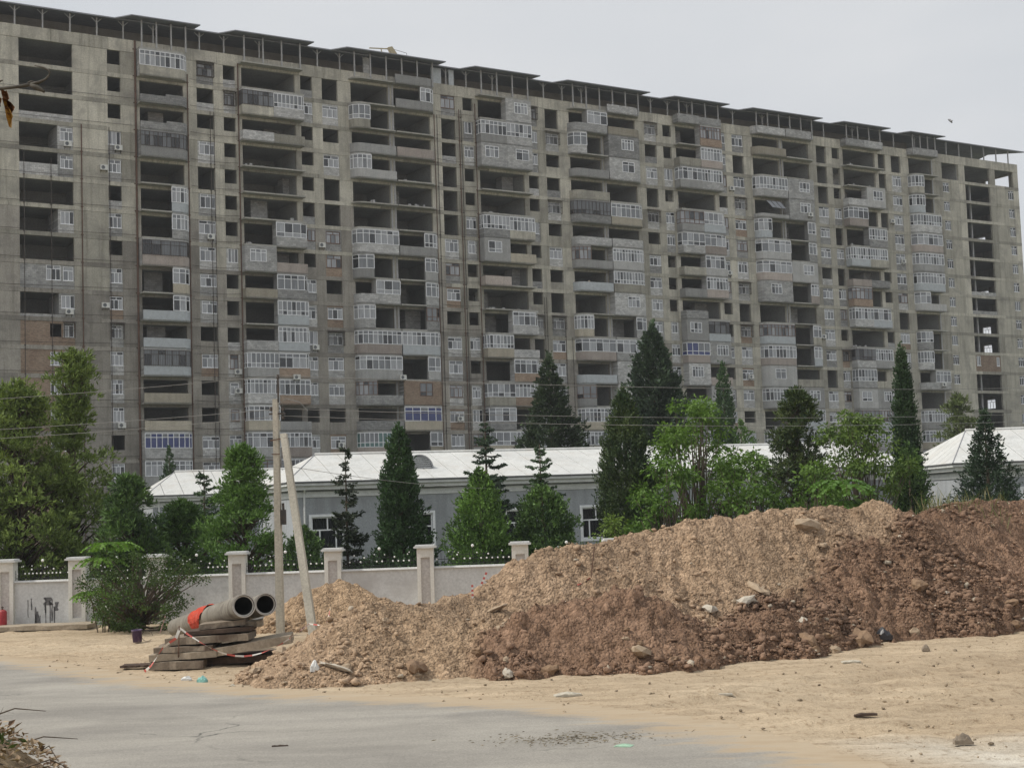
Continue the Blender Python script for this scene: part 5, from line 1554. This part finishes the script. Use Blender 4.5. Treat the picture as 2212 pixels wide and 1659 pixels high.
# ------------------------------------------------------------------ pipes on the stack of slabs
PIPE = surf("asbestos_cement_pipe", (.17, .155, .13), (.26, .24, .205), .9, .85, 10.0, .4, .012, .2, dirt=(.12, .105, .085), dirt_scale=1.6)
RIM = surf("pale_pipe_rim", (.42, .40, .36), (.52, .50, .46), 2.0, .85, 18.0, .2, .004, .2)
BORE = surf("pipe_bore_shade", (.018, .017, .016), (.03, .028, .026), 2.0, .9)  # near-black colour stands in for the shade deep inside the pipe
def big_pipe(f, b, R, label):
    f, b = Vector(f), Vector(b); d = f - b; L = d.length
    o = empty("cement_pipe", b); o.rotation_euler = d.to_track_quat('Z', 'Y').to_euler(); tag(o, label, "pipe", "large pipes on the slab stack")
    m = MB(); m.lathe([(R * .96, 0), (R, .02), (R, L - .9), (R, L - .28)], 32); m.build("barrel", PIPE, o, smooth=True)
    m = MB(); m.lathe([(R, L - .30), (R * 1.05, L - .29), (R * 1.05, L - .02), (R * 1.03, L)], 32); m.lathe([(R * 1.03, L), (R * .93, L)], 32, m=1); m.lathe([(R * .93, L), (R * .90, L - .05)], 32, m=2); m.lathe([(R * .90, L - .05), (R * .80, L - .06)], 32, m=1)
    m.build("socket_rim", [PIPE, RIM, DARKMET], o)
    m = MB(); m.lathe([(R * .80, L - .06), (R * .80, .3), (.001, .3)], 32); m.lathe([(.001, 0.0), (R * .96, 0)], 32); m.build("bore", BORE, o)
    return o
f1, b1 = at(527, 1308, 35.4), at(381, 1355, 45.0)
f2 = at(574, 1304.5, 36.3); b2 = b1 + (f2 - f1)
b2.z = max(.26, b2.z)
b2 = b1 + Vector((.56, .25, .03))
f2 = f2
big_pipe(f1, b1, .27, "nearer large cement pipe with a red cloth over it")
big_pipe(f2, b2, .265, "farther large cement pipe lying beside the nearer one")
CLOTH = surf("red_cloth", (.40, .045, .03), (.52, .085, .05), 3.0, .85, 20.0, .6, .03, .1, dirt=(.36, .12, .09), dirt_scale=4)
cl = MB(); dd = (f1 - b1); ax_ = dd.normalized(); sd_ = ax_.cross(Vector((0, 0, 1))).normalized(); up_ = sd_.cross(ax_)
c0_ = b1 + dd * .52
rows = 9; cols_ = 22
gridp = []
for i in range(rows):
    row = []
    for j in range(cols_):
        a_ = -2.5 + 4.3 * j / (cols_ - 1); w = (i / (rows - 1) - .5) * (1.9 if j > 3 else 1.3)
        rr = .292 + .03 * math.sin(i * 1.9 + j * .7) * math.sin(j * .5 + 1) + .03 * random.random()
        shift = .25 * a_ + w
        row.append(c0_ + ax_ * shift + (sd_ * math.sin(-a_) + up_ * math.cos(a_)) * rr)
    gridp.append(row)
for i in range(rows - 1):
    for j in range(cols_ - 1): cl.poly([gridp[i][j], gridp[i + 1][j], gridp[i + 1][j + 1], gridp[i][j + 1]])
o_ = cl.build("red_cloth", CLOTH, smooth=True); tag(o_, "crumpled red cloth draped over the nearer pipe", "cloth")

SLAB = surf("old_slab_concrete", (.19, .155, .12), (.30, .25, .195), 1.4, .95, 14.0, .5, .02, .1, dirt=(.12, .09, .07), dirt_scale=1.2)
SLABL = surf("pale_slab_concrete", (.30, .25, .19), (.40, .34, .265), 1.4, .95, 14.0, .5, .02, .1)
WOODD = surf("dark_wet_board", (.06, .045, .038), (.12, .085, .065), 2.0, .9, 14.0, .4, .01, .1)
def slab_thing(u0, u1, vb, d, h, depth, label, mat, rz=0.0, tilt=0.0, z=None, name="concrete_slab", jag=.035, roll=0.0):
    """broken slab: its lower front edge runs from u0 to u1 at vb, at depth d"""
    a, b = at(u0, vb, d), at(u1, vb, d)
    L = (b - a).length; n = 9
    z0 = a.z if z is None else z
    m = MB(); top, bot = [], []
    pts = []
    for i in range(n): pts.append((L * i / (n - 1), random.uniform(-jag, jag)))
    for i in range(3): pts.append((L + random.uniform(-jag, jag), depth * (i + 1) / 4))
    for i in reversed(range(n)): pts.append((L * i / (n - 1), depth + random.uniform(-jag, jag)))
    for i in reversed(range(3)): pts.append((random.uniform(-jag, jag), depth * (i + 1) / 4))
    k = len(pts)
    tj = [random.uniform(-.3, .1) * jag for _ in pts]
    B_ = [(x, y, 0) for x, y in pts]; T_ = [(x * 1.0, y + random.uniform(-.01, .01), h + t_) for (x, y), t_ in zip(pts, tj)]
    m.poly(T_); m.poly(B_[::-1])
    for i in range(k): m.poly([B_[i], B_[(i + 1) % k], T_[(i + 1) % k], T_[i]])
    o = m.build(name, mat, None, loc=(a.x, a.y, z0), rot=(roll, tilt, rz)); tag(o, label, "slab" if "slab" in name else "board", "slabs stacked under the pipes")
    return o
SD = ground(380, 1446).y
slab_thing(322, 438, 1446, SD, .19, 1.5, "lowest front slab of the stack under the pipes", SLAB, .04, z=0.0)
slab_thing(440, 610, 1432, SD + .55, .17, 1.3, "dark slab half buried at the stack's right foot", WOODD, .05, -.02, z=.02)
slab_thing(322, 466, 1428, SD + .05, .16, 1.6, "second slab from the ground in the stack", SLABL, .06, -.03, z=.20)
slab_thing(332, 458, 1408, SD + .12, .13, 1.4, "rough broken slab third in the stack", SLAB, .03, -.015, z=.385, jag=.07)
slab_thing(462, 630, 1412, SD + .2, .20, 1.25, "long pale slab jutting right from the stack", SLABL, .10, -.13, z=.25)
slab_thing(356, 536, 1394, SD + .2, .17, 1.3, "brown slab just under the top boards", SLAB, .02, -.03, z=.55, jag=.05)
slab_thing(398, 542, 1374, SD + .35, .10, 1.0, "dark board directly beneath the pipes", WOODD, .03, -.04, z=.76, name="dark_board")
slab_thing(430, 530, 1366, SD + .5, .13, .9, "thin topmost board wedged under the nearer pipe", SLAB, .06, -.08, z=.875, name="thin_board", jag=.02)
slab_thing(520, 566, 1362, SD + .75, .15, .7, "short pale block under the farther pipe", SLABL, .12, -.06, z=.86)
slab_thing(258, 328, 1428, SD + .6, .06, .5, "thin dark board lying left of the stack", WOODD, .03, 0, z=.02, name="dark_board")
slab_thing(-40, 190, 1362, ground(60, 1362).y, .16, 1.1, "long rough slab lying along the wall's foot at left", SLABL, .0, 0, z=.0, jag=.1)
slab_thing(70, 160, 1352, ground(60, 1352).y, .05, .4, "thin dark board on the slab by the wall", WOODD, .0, -.02, z=.17, name="dark_board")

# ------------------------------------------------------------------ tape, stakes and small things
m_tape, nt, p = nmat("red_white_tape")
co = N(nt, "ShaderNodeAttribute", attribute_name="tint")
nt.links.new(mixc(nt, co.outputs["Fac"], (.68, .65, .60), (.50, .10, .08)), p.inputs["Base Color"]); p.inputs["Roughness"].default_value = .45
def tape(pts, label, w=.022, step=.16, twist=1.6):
    pts = [Vector(q) for q in pts]; m = MB(); L = 0; dens = []
    for a, b in zip(pts, pts[1:]):
        n = max(1, int((b - a).length / (step / 2)))
        for i in range(n): dens.append(a.lerp(b, i / n))
    dens.append(pts[-1])
    for i in range(len(dens) - 1):
        def off(k): 
            t = dens[min(k + 1, len(dens) - 1)] - dens[max(k - 1, 0)]; t.normalize(); s = t.cross(Vector((0, 1, 0))); s = s.normalized() if s.length > .01 else Vector((1, 0, 0)); return (s * math.cos(k * .12 * twist) + Vector((0, 1, 0)) * math.sin(k * .12 * twist) * .6) * w
        o1, o2 = off(i), off(i + 1)
        m.poly([dens[i] - o1, dens[i + 1] - o2, dens[i + 1] + o2, dens[i] + o1], 0, float((i // 2) % 2))
    o = m.build("barrier_tape", m_tape); tag(o, label, "tape", "red and white barrier tape"); return o
def sagline(a, b, sag, n=16):
    a, b = Vector(a), Vector(b); return [a.lerp(b, i / n) - Vector((0, 0, sag * 4 * (i / n) * (1 - i / n))) for i in range(n + 1)]
q0 = at(388, 1356, SD - .25); q1 = at(668, 1347, pb.y - .3)
tape([at(u_, v_, d_) for u_, v_, d_ in ((388, 1356, SD - .25), (408, 1371, SD - .3), (430, 1385, SD - .35), (450, 1397, SD - .4), (470, 1406, SD - .4), (490, 1413, SD - .4), (508, 1416, SD - .4), (527, 1417, SD - .35), (545, 1415, SD - .3), (565, 1410, SD - .25), (585, 1402, SD - .2), (605, 1392, SD - .1), (625, 1379, SD), (648, 1362, SD + 2.0))] + [q1], "barrier tape sagging from the slab stack to the leaning prop")
tape([at(388, 1358, SD - .25), at(380, 1378, SD - .3), at(352, 1398, SD - .3), at(338, 1420, SD - .35), at(326, 1438, SD - .4), ground(312, 1450)], "loose barrier tape hanging down the slab stack", .035)
pr = at(668, 1347, pb.y - .3)
hp = heap_at(715, 1325)
tape([pr, at(690, 1350, pb.y - .6), heap_at(702, 1352), heap_at(708, 1340), Vector((hp.x, hp.y, hp.z + .25))], "barrier tape from the prop to a stake on the left heap")
def rod(a, b, r, mat, label, name="steel_rod", cat="rod", group=None):
    m = MB(); m.tube([a, b], r, 6); o = m.build(name, mat); tag(o, label, cat, group); return o
rod(at(387, 1352, SD - .3), ground(385, 1443) + Vector((0, 0, -.05)), .014, RUST, "thin rusty rod stuck upright before the slab stack")
rod(at(228, 1308, ground(262, 1364).y + .1), ground(265, 1364), .022, BALL, "white stick leaning against the shrub", "white_stick", "stick")
g_ = ground(346, 1366); rod(g_, at(357, 1330, g_.y), .02, m_tape, "short taped stake beside the far pipe end", "marker_stake", "stake")
for (u0, v0, u1, v1, lb) in ((1021, 1292, 1020, 1263, "shorter red and white stake on the heap's left shoulder"), (1038, 1266, 1051, 1236, "taller leaning red and white stake on the heap's left shoulder")):
    h_ = heap_at(u0, v0); tpt = at(u1, v1, h_.y); m = MB(); n = 6
    for i in range(n):
        a_ = h_.lerp(tpt, i / n); b_ = h_.lerp(tpt, (i + 1) / n)
        m.bar(a_, b_, .05 + .0001 * i, .05)
        for f_ in range(6): m.t[-1 - f_] = float(i % 2)
    o_ = m.build("marker_stake", m_tape); tag(o_, lb, "stake", "marker stakes on the heap")
h_ = heap_at(1275, 1252); rod(h_ - Vector((0, 0, .1)), at(1284, 1180, h_.y), .014, RUST, "thin rusty rod standing in the heap's middle")
tape([heap_at(1210, 1278), heap_at(1240, 1266), heap_at(1262, 1257), h_ + Vector((0, -.05, .05))], "short barrier tape lying at the rusty rod on the heap", .04)
# gas bottle by the wall
g_ = ground(15, 1357)
o = empty("gas_bottle", (g_.x, min(g_.y, FD - .55), 0.0)); o.scale = (.88, .88, .88); tag(o, "dark red gas bottle standing by the leftmost pillar", "gas bottle")
REDP = surf("worn_red_paint", (.30, .02, .03), (.40, .045, .05), 3.0, .5, 20.0, .15, .004, .4, dirt=(.20, .07, .06), dirt_scale=3)
m = MB(); m.lathe([(.001, .02), (.155, .02), (.165, .06), (.165, .66), (.14, .73), (.05, .77), (.001, .77)], 18); m.build("cylinder_body", REDP, o, smooth=True)
m = MB(); m.lathe([(.035, .77), (.035, .82), (.02, .83), (.02, .90), (.001, .90)], 8); m.box(-.05, .05, -.015, .015, .84, .87); m.build("valve", DARKMET, o)
# purple bucket
g_ = ground(297, 1386)
o = empty("bucket", (g_.x, g_.y, 0)); o.rotation_euler = (.06, -.05, .3); tag(o, "dented purple paint bucket on the sand", "bucket")
PURP = surf("purple_plastic", (.045, .025, .07), (.09, .05, .12), 4.0, .5, 20.0, .1, .004, .4, dirt=(.24, .20, .22), dirt_scale=5)
m = MB(); m.lathe([(.001, .0), (.13, .0), (.155, .33), (.165, .335), (.165, .36), (.15, .36), (.125, .02), (.001, .02)], 18); m.build("pail", PURP, o, smooth=True)
m = MB(); m.tube([(.16 * math.cos(t), .02, .33 - .16 * math.sin(t)) for t in np.linspace(.1, math.pi - .1, 9)], .006, 5); m.build("handle", DARKMET, o)
m = MB(); m.tube([(.3 + .16 * math.cos(t), -.05, .17 + .16 * math.sin(t)) for t in np.linspace(0, 5.6, 14)], .008, 5); o_ = m.build("wire_ring", DARKMET, None, loc=(g_.x, g_.y, 0)); tag(o_, "bent wire ring lying beside the purple bucket", "wire")
# litter and offcuts
def scrap(u, v, w, d, mat, label, name, h=.03, onheap=False, cat="litter", crumple=.02, rz=None):
    c = heap_at(u, v) if onheap else ground(u, v)
    n, k = 7, 5; m = MB(); G = []
    a = random.uniform(-.4, .4) if rz is None else rz
    for i in range(n):
        r_ = []
        for j in range(k):
            x = (i / (n - 1) - .5) * w * (1 - .25 * abs(j / (k - 1) - .5) * random.random()); y = (j / (k - 1) - .5) * d * (1 - .3 * random.random() * abs(i / (n - 1) - .5))
            r_.append((x * math.cos(a) - y * math.sin(a), x * math.sin(a) + y * math.cos(a), h * math.sin(math.pi * i / (n - 1)) * math.sin(math.pi * (j + .5) / k) + random.random() * crumple + .012))
        G.append(r_)
    for i in range(n - 1):
        for j in range(k - 1): m.poly([G[i][j], G[i + 1][j], G[i + 1][j + 1], G[i][j + 1]])
    bd = [G[i][0] for i in range(n)] + [G[n - 1][j] for j in range(1, k)] + [G[i][k - 1] for i in reversed(range(n - 1))] + [G[0][j] for j in reversed(range(1, k - 1))]
    for a_, b_ in zip(bd, bd[1:] + bd[:1]): m.poly([a_, (a_[0], a_[1], -.005), (b_[0], b_[1], -.005), b_])
    o = m.build(name, mat, None, loc=c); tag(o, label, cat); return o
WPL = plain("white_plastic", (.62, .62, .60), .4); TEAL = plain("teal_plastic", (.22, .46, .42), .4); GREENP = plain("pale_green_plastic", (.30, .46, .33), .5); BLK = plain("black_plastic", (.03, .03, .035), .35); PALEW = plain("pale_board", (.46, .42, .34), .8); REDW = plain("red_and_white_bag", (.55, .30, .28), .5)
scrap(437, 1473, .22, .14, TEAL, "crumpled teal plastic bag at the road's edge", "plastic_bag", .10, crumple=.06)
scrap(403, 1469, .24, .12, WPL, "clear crushed bottle left of the teal bag", "crushed_bottle", .07, crumple=.04)
scrap(680, 1449, .20, .16, WPL, "white plastic rag on the left heap's toe", "plastic_rag", .16, True, crumple=.08)
scrap(661, 1478, .20, .16, PALEW, "rounded white scrap at the left heap's toe", "plastic_scrap", .10)
scrap(683, 1482, .30, .14, REDW, "red and white packet at the left heap's toe", "packet", .09, crumple=.05)
scrap(540, 1470, .22, .12, WPL, "bluish white plastic scrap between stack and heap", "plastic_scrap", .05, crumple=.05)
scrap(503, 1482, .10, .08, PALEW, "tiny pale scrap at the road's edge below the stack", "plastic_scrap", .03)
scrap(1226, 1502, .55, .22, PALEW, "warped pale board lying on the sand by the road", "warped_board", .05, cat="board", rz=.2)
scrap(1348, 1612, .26, .22, GREENP, "flat pale green sheet on the ground in front", "green_sheet", .025, crumple=.008)
scrap(1908, 1381, .42, .25, BLK, "black plastic bag at the right heap's foot", "plastic_bag", .22, True, crumple=.12)
scrap(1838, 1430, .42, .22, PALEW, "pale flat scrap on the sand below the black bag", "flat_scrap", .02)
scrap(1105, 1462, .20, .16, WPL, "white scrap by the middle heap's toe", "plastic_scrap", .14, crumple=.06)
scrap(1870, 1545, .4, .06, WOODD, "short dark stick on the sand at right", "dry_stick", .03, cat="stick", rz=.1)
scrap(2000, 1405, .18, .14, SLAB, "brown clod alone on the sand at right", "soil_lump", .12, cat="clod", crumple=.05)
scrap(2080, 1605, .28, .16, SLAB, "grey clod near the lower right corner", "soil_lump", .10, cat="clod", crumple=.06)
scrap(605, 1613, .26, .02, WOODD, "thin twig lying on the road", "thin_twig", .01, cat="stick", rz=.15)
scrap(1555, 1502, .5, .07, PALEW, "long pale splinter of wood on the sand", "wood_splinter", .02, cat="stick", rz=.1)
# dry debris patch on the road's edge
n_ = 520; c_ = ground(1235, 1598)
dx, dy = rng.normal(0, .62, n_), rng.normal(0, .30, n_)
Pd = np.stack([c_.x + dx, c_.y + dy, .012 + .03 * rng.random(n_)], 1); Dd = rng.normal(size=(n_, 3)); Dd[:, 2] *= .15
vv, cc_ = leaves(Pd, Dd, .03 + .09 * rng.random(n_), .007, np.array([.16, .13, .095]) * (.5 + 1.3 * rng.random((n_, 1))))
tag(crown_obj([(vv, cc_)], LEAF, None, "dry_debris"), "dark dry debris strewn at the edge of the road", "debris", kind="stuff")

# ------------------------------------------------------------------ near bank with dry leaves, and the sapling whose twig reaches into view
bxs, bys = np.arange(-9, 6, .08), np.arange(-6, 13, .08)
BXg, BYg, BF = grid(bxs, bys)
bh = 2.05 * np.clip((8.2 - BYg + fbm(BXg * .4, BYg * .4, 3) * 1.5) / 3.2, 0, 1)
hump = np.hypot((BXg + 4.7) / 2.55, (BYg - 8.0) / 2.4)
bh = np.maximum(bh, 3.50 - 1.35 * hump - .35 * hump ** 2) + fbm(BXg * 2, BYg * 2, 4) * .10
keep = bh[BF].max(1) > 0.03
idx = np.unique(BF[keep]); remap = -np.ones(len(BXg), int); remap[idx] = np.arange(len(idx))
bcol = np.array([.30, .23, .15]) * (.8 + .5 * np.clip(fbm(BXg, BYg, 3) + .5, 0, 1))[:, None]
bank = inst("bank", np_mesh("bank", np.stack([BXg[idx], BYg[idx], bh[idx]], 1), remap[BF[keep]], m_soil, cols=bcol[idx], smooth=True)); tag(bank, "raised earth bank at the lower left corner", "bank", kind="structure")
def bank_z(x, y):
    i = np.clip(((x - bxs[0]) / .08).astype(int), 0, len(bxs) - 1); j = np.clip(((y - bys[0]) / .08).astype(int), 0, len(bys) - 1)
    return bh.reshape(len(bxs), len(bys))[i, j]
n_ = 9000
lx, ly = rng.uniform(-5.5, -1.6, n_), rng.uniform(5.5, 10.2, n_); lz = bank_z(lx, ly)
ok = lz > .6; lx, ly, lz = lx[ok], ly[ok], lz[ok]; n_ = len(lx)
# curled dry leaves: two halves folded along the midrib
a_ = rng.random(n_) * 6.28; D = np.stack([np.cos(a_), np.sin(a_), rng.normal(0, .45, n_)], 1); D = unit(D)
S_ = unit(np.cross(D, np.stack([rng.normal(0, .35, n_), rng.normal(0, .35, n_), np.ones(n_)], 1))); U_ = np.cross(S_, D)
ln = (.03 + .05 * rng.random(n_) ** 2)[:, None]; wd = ln * (.22 + .12 * rng.random((n_, 1)))
P_ = np.stack([lx, ly, lz + .005 + .05 * rng.random(n_)], 1); fold = wd * (rng.random((n_, 1)) * 1.1)
mid0, mid1 = P_, P_ + D * ln; md = P_ + D * ln * .5
V1 = np.stack([mid0, md + S_ * wd + U_ * fold, mid1 + U_ * fold * .4, md], 1); V2 = np.stack([mid0, md, mid1 + U_ * fold * .4, md - S_ * wd + U_ * fold], 1)
tone = rng.random((n_, 1)); lc = (np.array([.15, .09, .055]) * (1 - tone) + np.array([.47, .36, .24]) * tone)
tag(crown_obj([(V1, lc), (V2, lc * .9)], NEEDLE, None, "dry_leaves"), "dry curled leaves covering the bank at lower left", "dry leaves", kind="stuff")
tw = MB()
for i in range(22):
    x, y = random.uniform(-4, -2.2), random.uniform(6.5, 9.6); z = float(bank_z(np.array([x]), np.array([y]))[0]); a = random.random() * 6.28; L = random.uniform(.15, .45)
    if z < .5: continue
    tw.tube([(x, y, z + .03), (x + math.cos(a) * L * .5, y + math.sin(a) * L * .5, z + .07), (x + math.cos(a) * L, y + math.sin(a) * L, z + random.uniform(-.02, .10))], [.005, .004, .002], 4)
tag(tw.build("dry_twigs", BARK), "fine dry twigs lying among the leaves on the bank", "twigs", kind="stuff")
g_ = at(8, 1588, 8.6)
wp, wdir = [], []
for i in range(60): wp.append((g_.x - .12 + random.gauss(0, .10), g_.y + random.gauss(0, .1), g_.z - .06)); wdir.append((random.gauss(0, .5), random.gauss(0, .4), random.random() * .8 + .1))
vv, cc_ = leaves(np.array(wp), np.array(wdir), .10, .012, np.array([.07, .10, .035]) * (.6 + rng.random((60, 1))))
o = empty("small_weed", (g_.x - .12, g_.y, g_.z - .06)); tag(o, "small green weed on the bank at the left edge", "weed")
crown_obj([((vv - np.array([g_.x - .12, g_.y, g_.z - .06])), cc_)], LEAF, o, "foliage")
m = MB()
for i in range(3): m.tube([(0, 0, 0), (.03 * i, .02, .12), (.05 * i + .02, 0, .22)], [.003, .002, .001], 4)
m.build("stem", BARK, o)

TD = 4.0
sap = empty("dry_sapling", (-2.3, TD, 1.9)); tag(sap, "dry sapling whose twig with withered leaves reaches in at top left", "tree")
def L3(u, v, d=TD): q = at(u, v, d); return Vector((q.x + 2.3, q.y - TD, q.z - 1.9))
m = MB(); m.tube([(0, 0, -.1), (.03, 0, 1.2), (-.02, .02, 2.6), (0, 0, 3.6)], [.035, .03, .02, .008], 7); m.build("trunk", BARK, sap, smooth=True)
TW = surf("twig_bark", (.05, .045, .038), (.15, .14, .12), 20.0, .8, 60.0, .3, .002, .2)
m = MB()
m.tube([(-.01, .01, 2.2), L3(-150, 235), L3(-40, 200), L3(0, 192), L3(45, 187), L3(70, 182)], [.013, .009, .006, .005, .0045, .005], 6)
m.tube([L3(68, 183), L3(85, 178), L3(98, 172), L3(106, 163), L3(107, 156), L3(104, 152), L3(95, 147), L3(75, 142)], [.006, .004, .0032, .003, .003, .0028, .0025, .002], 6)
m.tube([L3(66, 183), L3(80, 190), L3(92, 196), L3(96, 200)], [.006, .008, .005, .003], 6)
m.tube([L3(60, 180), L3(66, 177), L3(72, 176)], [.003, .003, .002], 5)
m.tube([L3(-5, 178), L3(6, 174)], [.004, .002], 5)
m.build("twig", TW, sap, smooth=True)
def wleaf(pts, mat, nm="withered_leaf"):
    """leaf blade given by a left and a right outline with a fold between them"""
    b = MB(); n = len(pts)
    for i in range(n - 1):
        (l0, r0, f0), (l1, r1, f1) = pts[i], pts[i + 1]
        a0, a1 = L3(*l0, TD + f0), L3(*l1, TD + f1); c0, c1 = L3(*r0, TD + f0 * .6 - .01), L3(*r1, TD + f1 * .6 - .01)
        m0, m1 = (a0 + c0) / 2 + Vector((0, .018, 0)), (a1 + c1) / 2 + Vector((0, .018, 0))
        b.poly([a0, m0, m1, a1]); b.poly([m0, c0, c1, m1])
    b.build(nm, mat, sap)
BRL = surf("brown_dry_leaf", (.10, .045, .022), (.20, .10, .05), 30.0, .7, 90.0, .3, .002, .2); YEL = surf("yellow_dry_leaf", (.30, .16, .03), (.42, .26, .06), 25.0, .7, 90.0, .3, .002, .2)
wleaf([((2, 193), (14, 195), 0), ((3, 203), (18, 206), .01), ((6, 212), (20, 214), .0), ((7, 220), (14, 218), .005)], BRL)
wleaf([((4, 212), (10, 213), 0), ((8, 225), (24, 222), .012), ((10, 232), (32, 232), .0), ((14, 240), (30, 238), .01), ((16, 246), (24, 244), .0)], BRL)
wleaf([((8, 218), (12, 218), 0), ((10, 232), (15, 230), .005), ((12, 244), (22, 238), .0), ((14, 256), (28, 252), .008), ((17, 266), (25, 261), .004), ((19, 274), (21, 274), 0)], YEL)
wleaf([((-8, 205), (4, 214), 0), ((-10, 220), (2, 222), .01), ((-6, 228), (0, 228), 0)], BRL)

# ------------------------------------------------------------------ dog on the balcony, bird, roof hoist
dp = MW @ Vector((0, 0, 0))
def skin_mesh(name, verts, edges, rad, mat, root_idx=0, lvl=1):
    me = bpy.data.meshes.new(name); me.from_pydata(verts, edges, []); o = inst(name, me)
    md_ = o.modifiers.new("skin", 'SKIN'); md_.use_smooth_shade = True
    for i, r in enumerate(rad): me.skin_vertices[0].data[i].radius = (r, r)
    me.skin_vertices[0].data[root_idx].use_root = True
    sb_ = o.modifiers.new("sub", 'SUBSURF'); sb_.levels = lvl; sb_.render_levels = lvl
    me.materials.append(mat); return o
DOGM = surf("dog_fur", (.42, .34, .22), (.55, .50, .42), 5.0, .9, 40.0, .3, .01, .1)
dv = [(0, 0, .62), (.22, 0, .64), (.42, 0, .66), (.52, 0, .80), (.62, 0, .95), (.76, 0, .90), (-.15, 0, .62), (-.30, 0, .70),
      (.38, .09, .42), (.40, .09, .2), (.41, .09, .02), (.38, -.09, .42), (.40, -.09, .2), (.41, -.09, .02), (-.14, .09, .42), (-.20, .09, .22), (-.16, .09, .02), (-.14, -.09, .42), (-.20, -.09, .22), (-.16, -.09, .02), (.58, .06, 1.04), (.58, -.06, 1.04)]
de = [(0, 1), (1, 2), (2, 3), (3, 4), (4, 5), (0, 6), (6, 7), (2, 8), (8, 9), (9, 10), (2, 11), (11, 12), (12, 13), (6, 14), (14, 15), (15, 16), (6, 17), (17, 18), (18, 19), (4, 20), (4, 21)]
dr = [.15, .16, .15, .11, .105, .05, .14, .03, .07, .045, .04, .07, .045, .04, .085, .05, .04, .085, .05, .04, .025, .025]
jb = BASE[1] + 13.5
dog = skin_mesh("dog", dv, de, dr, DOGM); dog.location = MW @ Vector((jb + 1.45, -.62, ZF(7) + .3)); dog.rotation_euler = (0, 0, TH - .25)
tag(dog, "sandy dog standing at a curved balcony's parapet", "dog")
# low block the dog stands on, behind the parapet
m = MB(); m.box(jb + .9, jb + 2.2, -.9, -.4, ZF(7) + .002, ZF(7) + .30); m.build("masonry_ledge", BLOCK, tower)
bc = at(2053, 263, 120)
bird = skin_mesh("bird", [(0, 0, 0), (.22, 0, .02), (-.25, 0, 0), (-.02, .30, .14), (-.10, .62, .02), (-.02, -.30, .14), (-.10, -.62, .02)], [(0, 1), (0, 2), (0, 3), (3, 4), (0, 5), (5, 6)], [.08, .05, .03, .05, .015, .05, .015], plain("grey_feathers", (.22, .22, .23), .8))
bird.location = bc; bird.rotation_euler = (.5, .6, .3); tag(bird, "small grey bird flying in the sky at upper right", "bird")
HOI = surf("yellow_worn_paint", (.36, .30, .18), (.48, .42, .28), 3.0, .7)
hz = 58.5
hr = empty("roof_hoist", MW @ Vector((35.3, .2, hz)), TH); tag(hr, "small yellowish hoist frame on the roof's edge", "hoist")
m = MB(); m.hexa([(0, 0, 0), (.9, 0, 0), (.9, .5, 0), (0, .5, 0), (-.7, 0, 1.25), (-.2, 0, 1.4), (-.2, .5, 1.4), (-.7, .5, 1.25)]); m.build("boom_box", HOI, hr)
m = MB(); m.bar((-.5, .25, 1.1), (-3.2, .25, .85), .12); m.bar((-1.6, .25, .9), (-1.4, .25, 0), .1); m.build("jib", HOI, hr)
m = MB(); m.bar((-.3, .25, 1.2), (1.9, .25, .9), .04); m.bar((1.9, .25, .9), (1.9, .25, -.1), .04); m.build("stay", DARKMET, hr)

# ------------------------------------------------------------------ thin haze
hm = bpy.data.materials.new("thin_haze"); hm.use_nodes = True
hn = hm.node_tree; hn.nodes.remove(hn.nodes["Principled BSDF"])
pv = hn.nodes.new("ShaderNodeVolumePrincipled"); pv.inputs["Color"].default_value = (.93, .96, 1.0, 1); pv.inputs["Density"].default_value = .00026
hn.links.new(pv.outputs[0], hn.nodes["Material Output"].inputs["Volume"])
hb = MB(); hb.box(-1900, 1900, -1900, 1900, -1.0, 64.0)
tag(hb.build("haze", hm), "thin pale summer haze over the whole site", "haze", kind="stuff")
sc.cycles.volume_bounces = 0
sc.cycles.volume_max_steps = 64
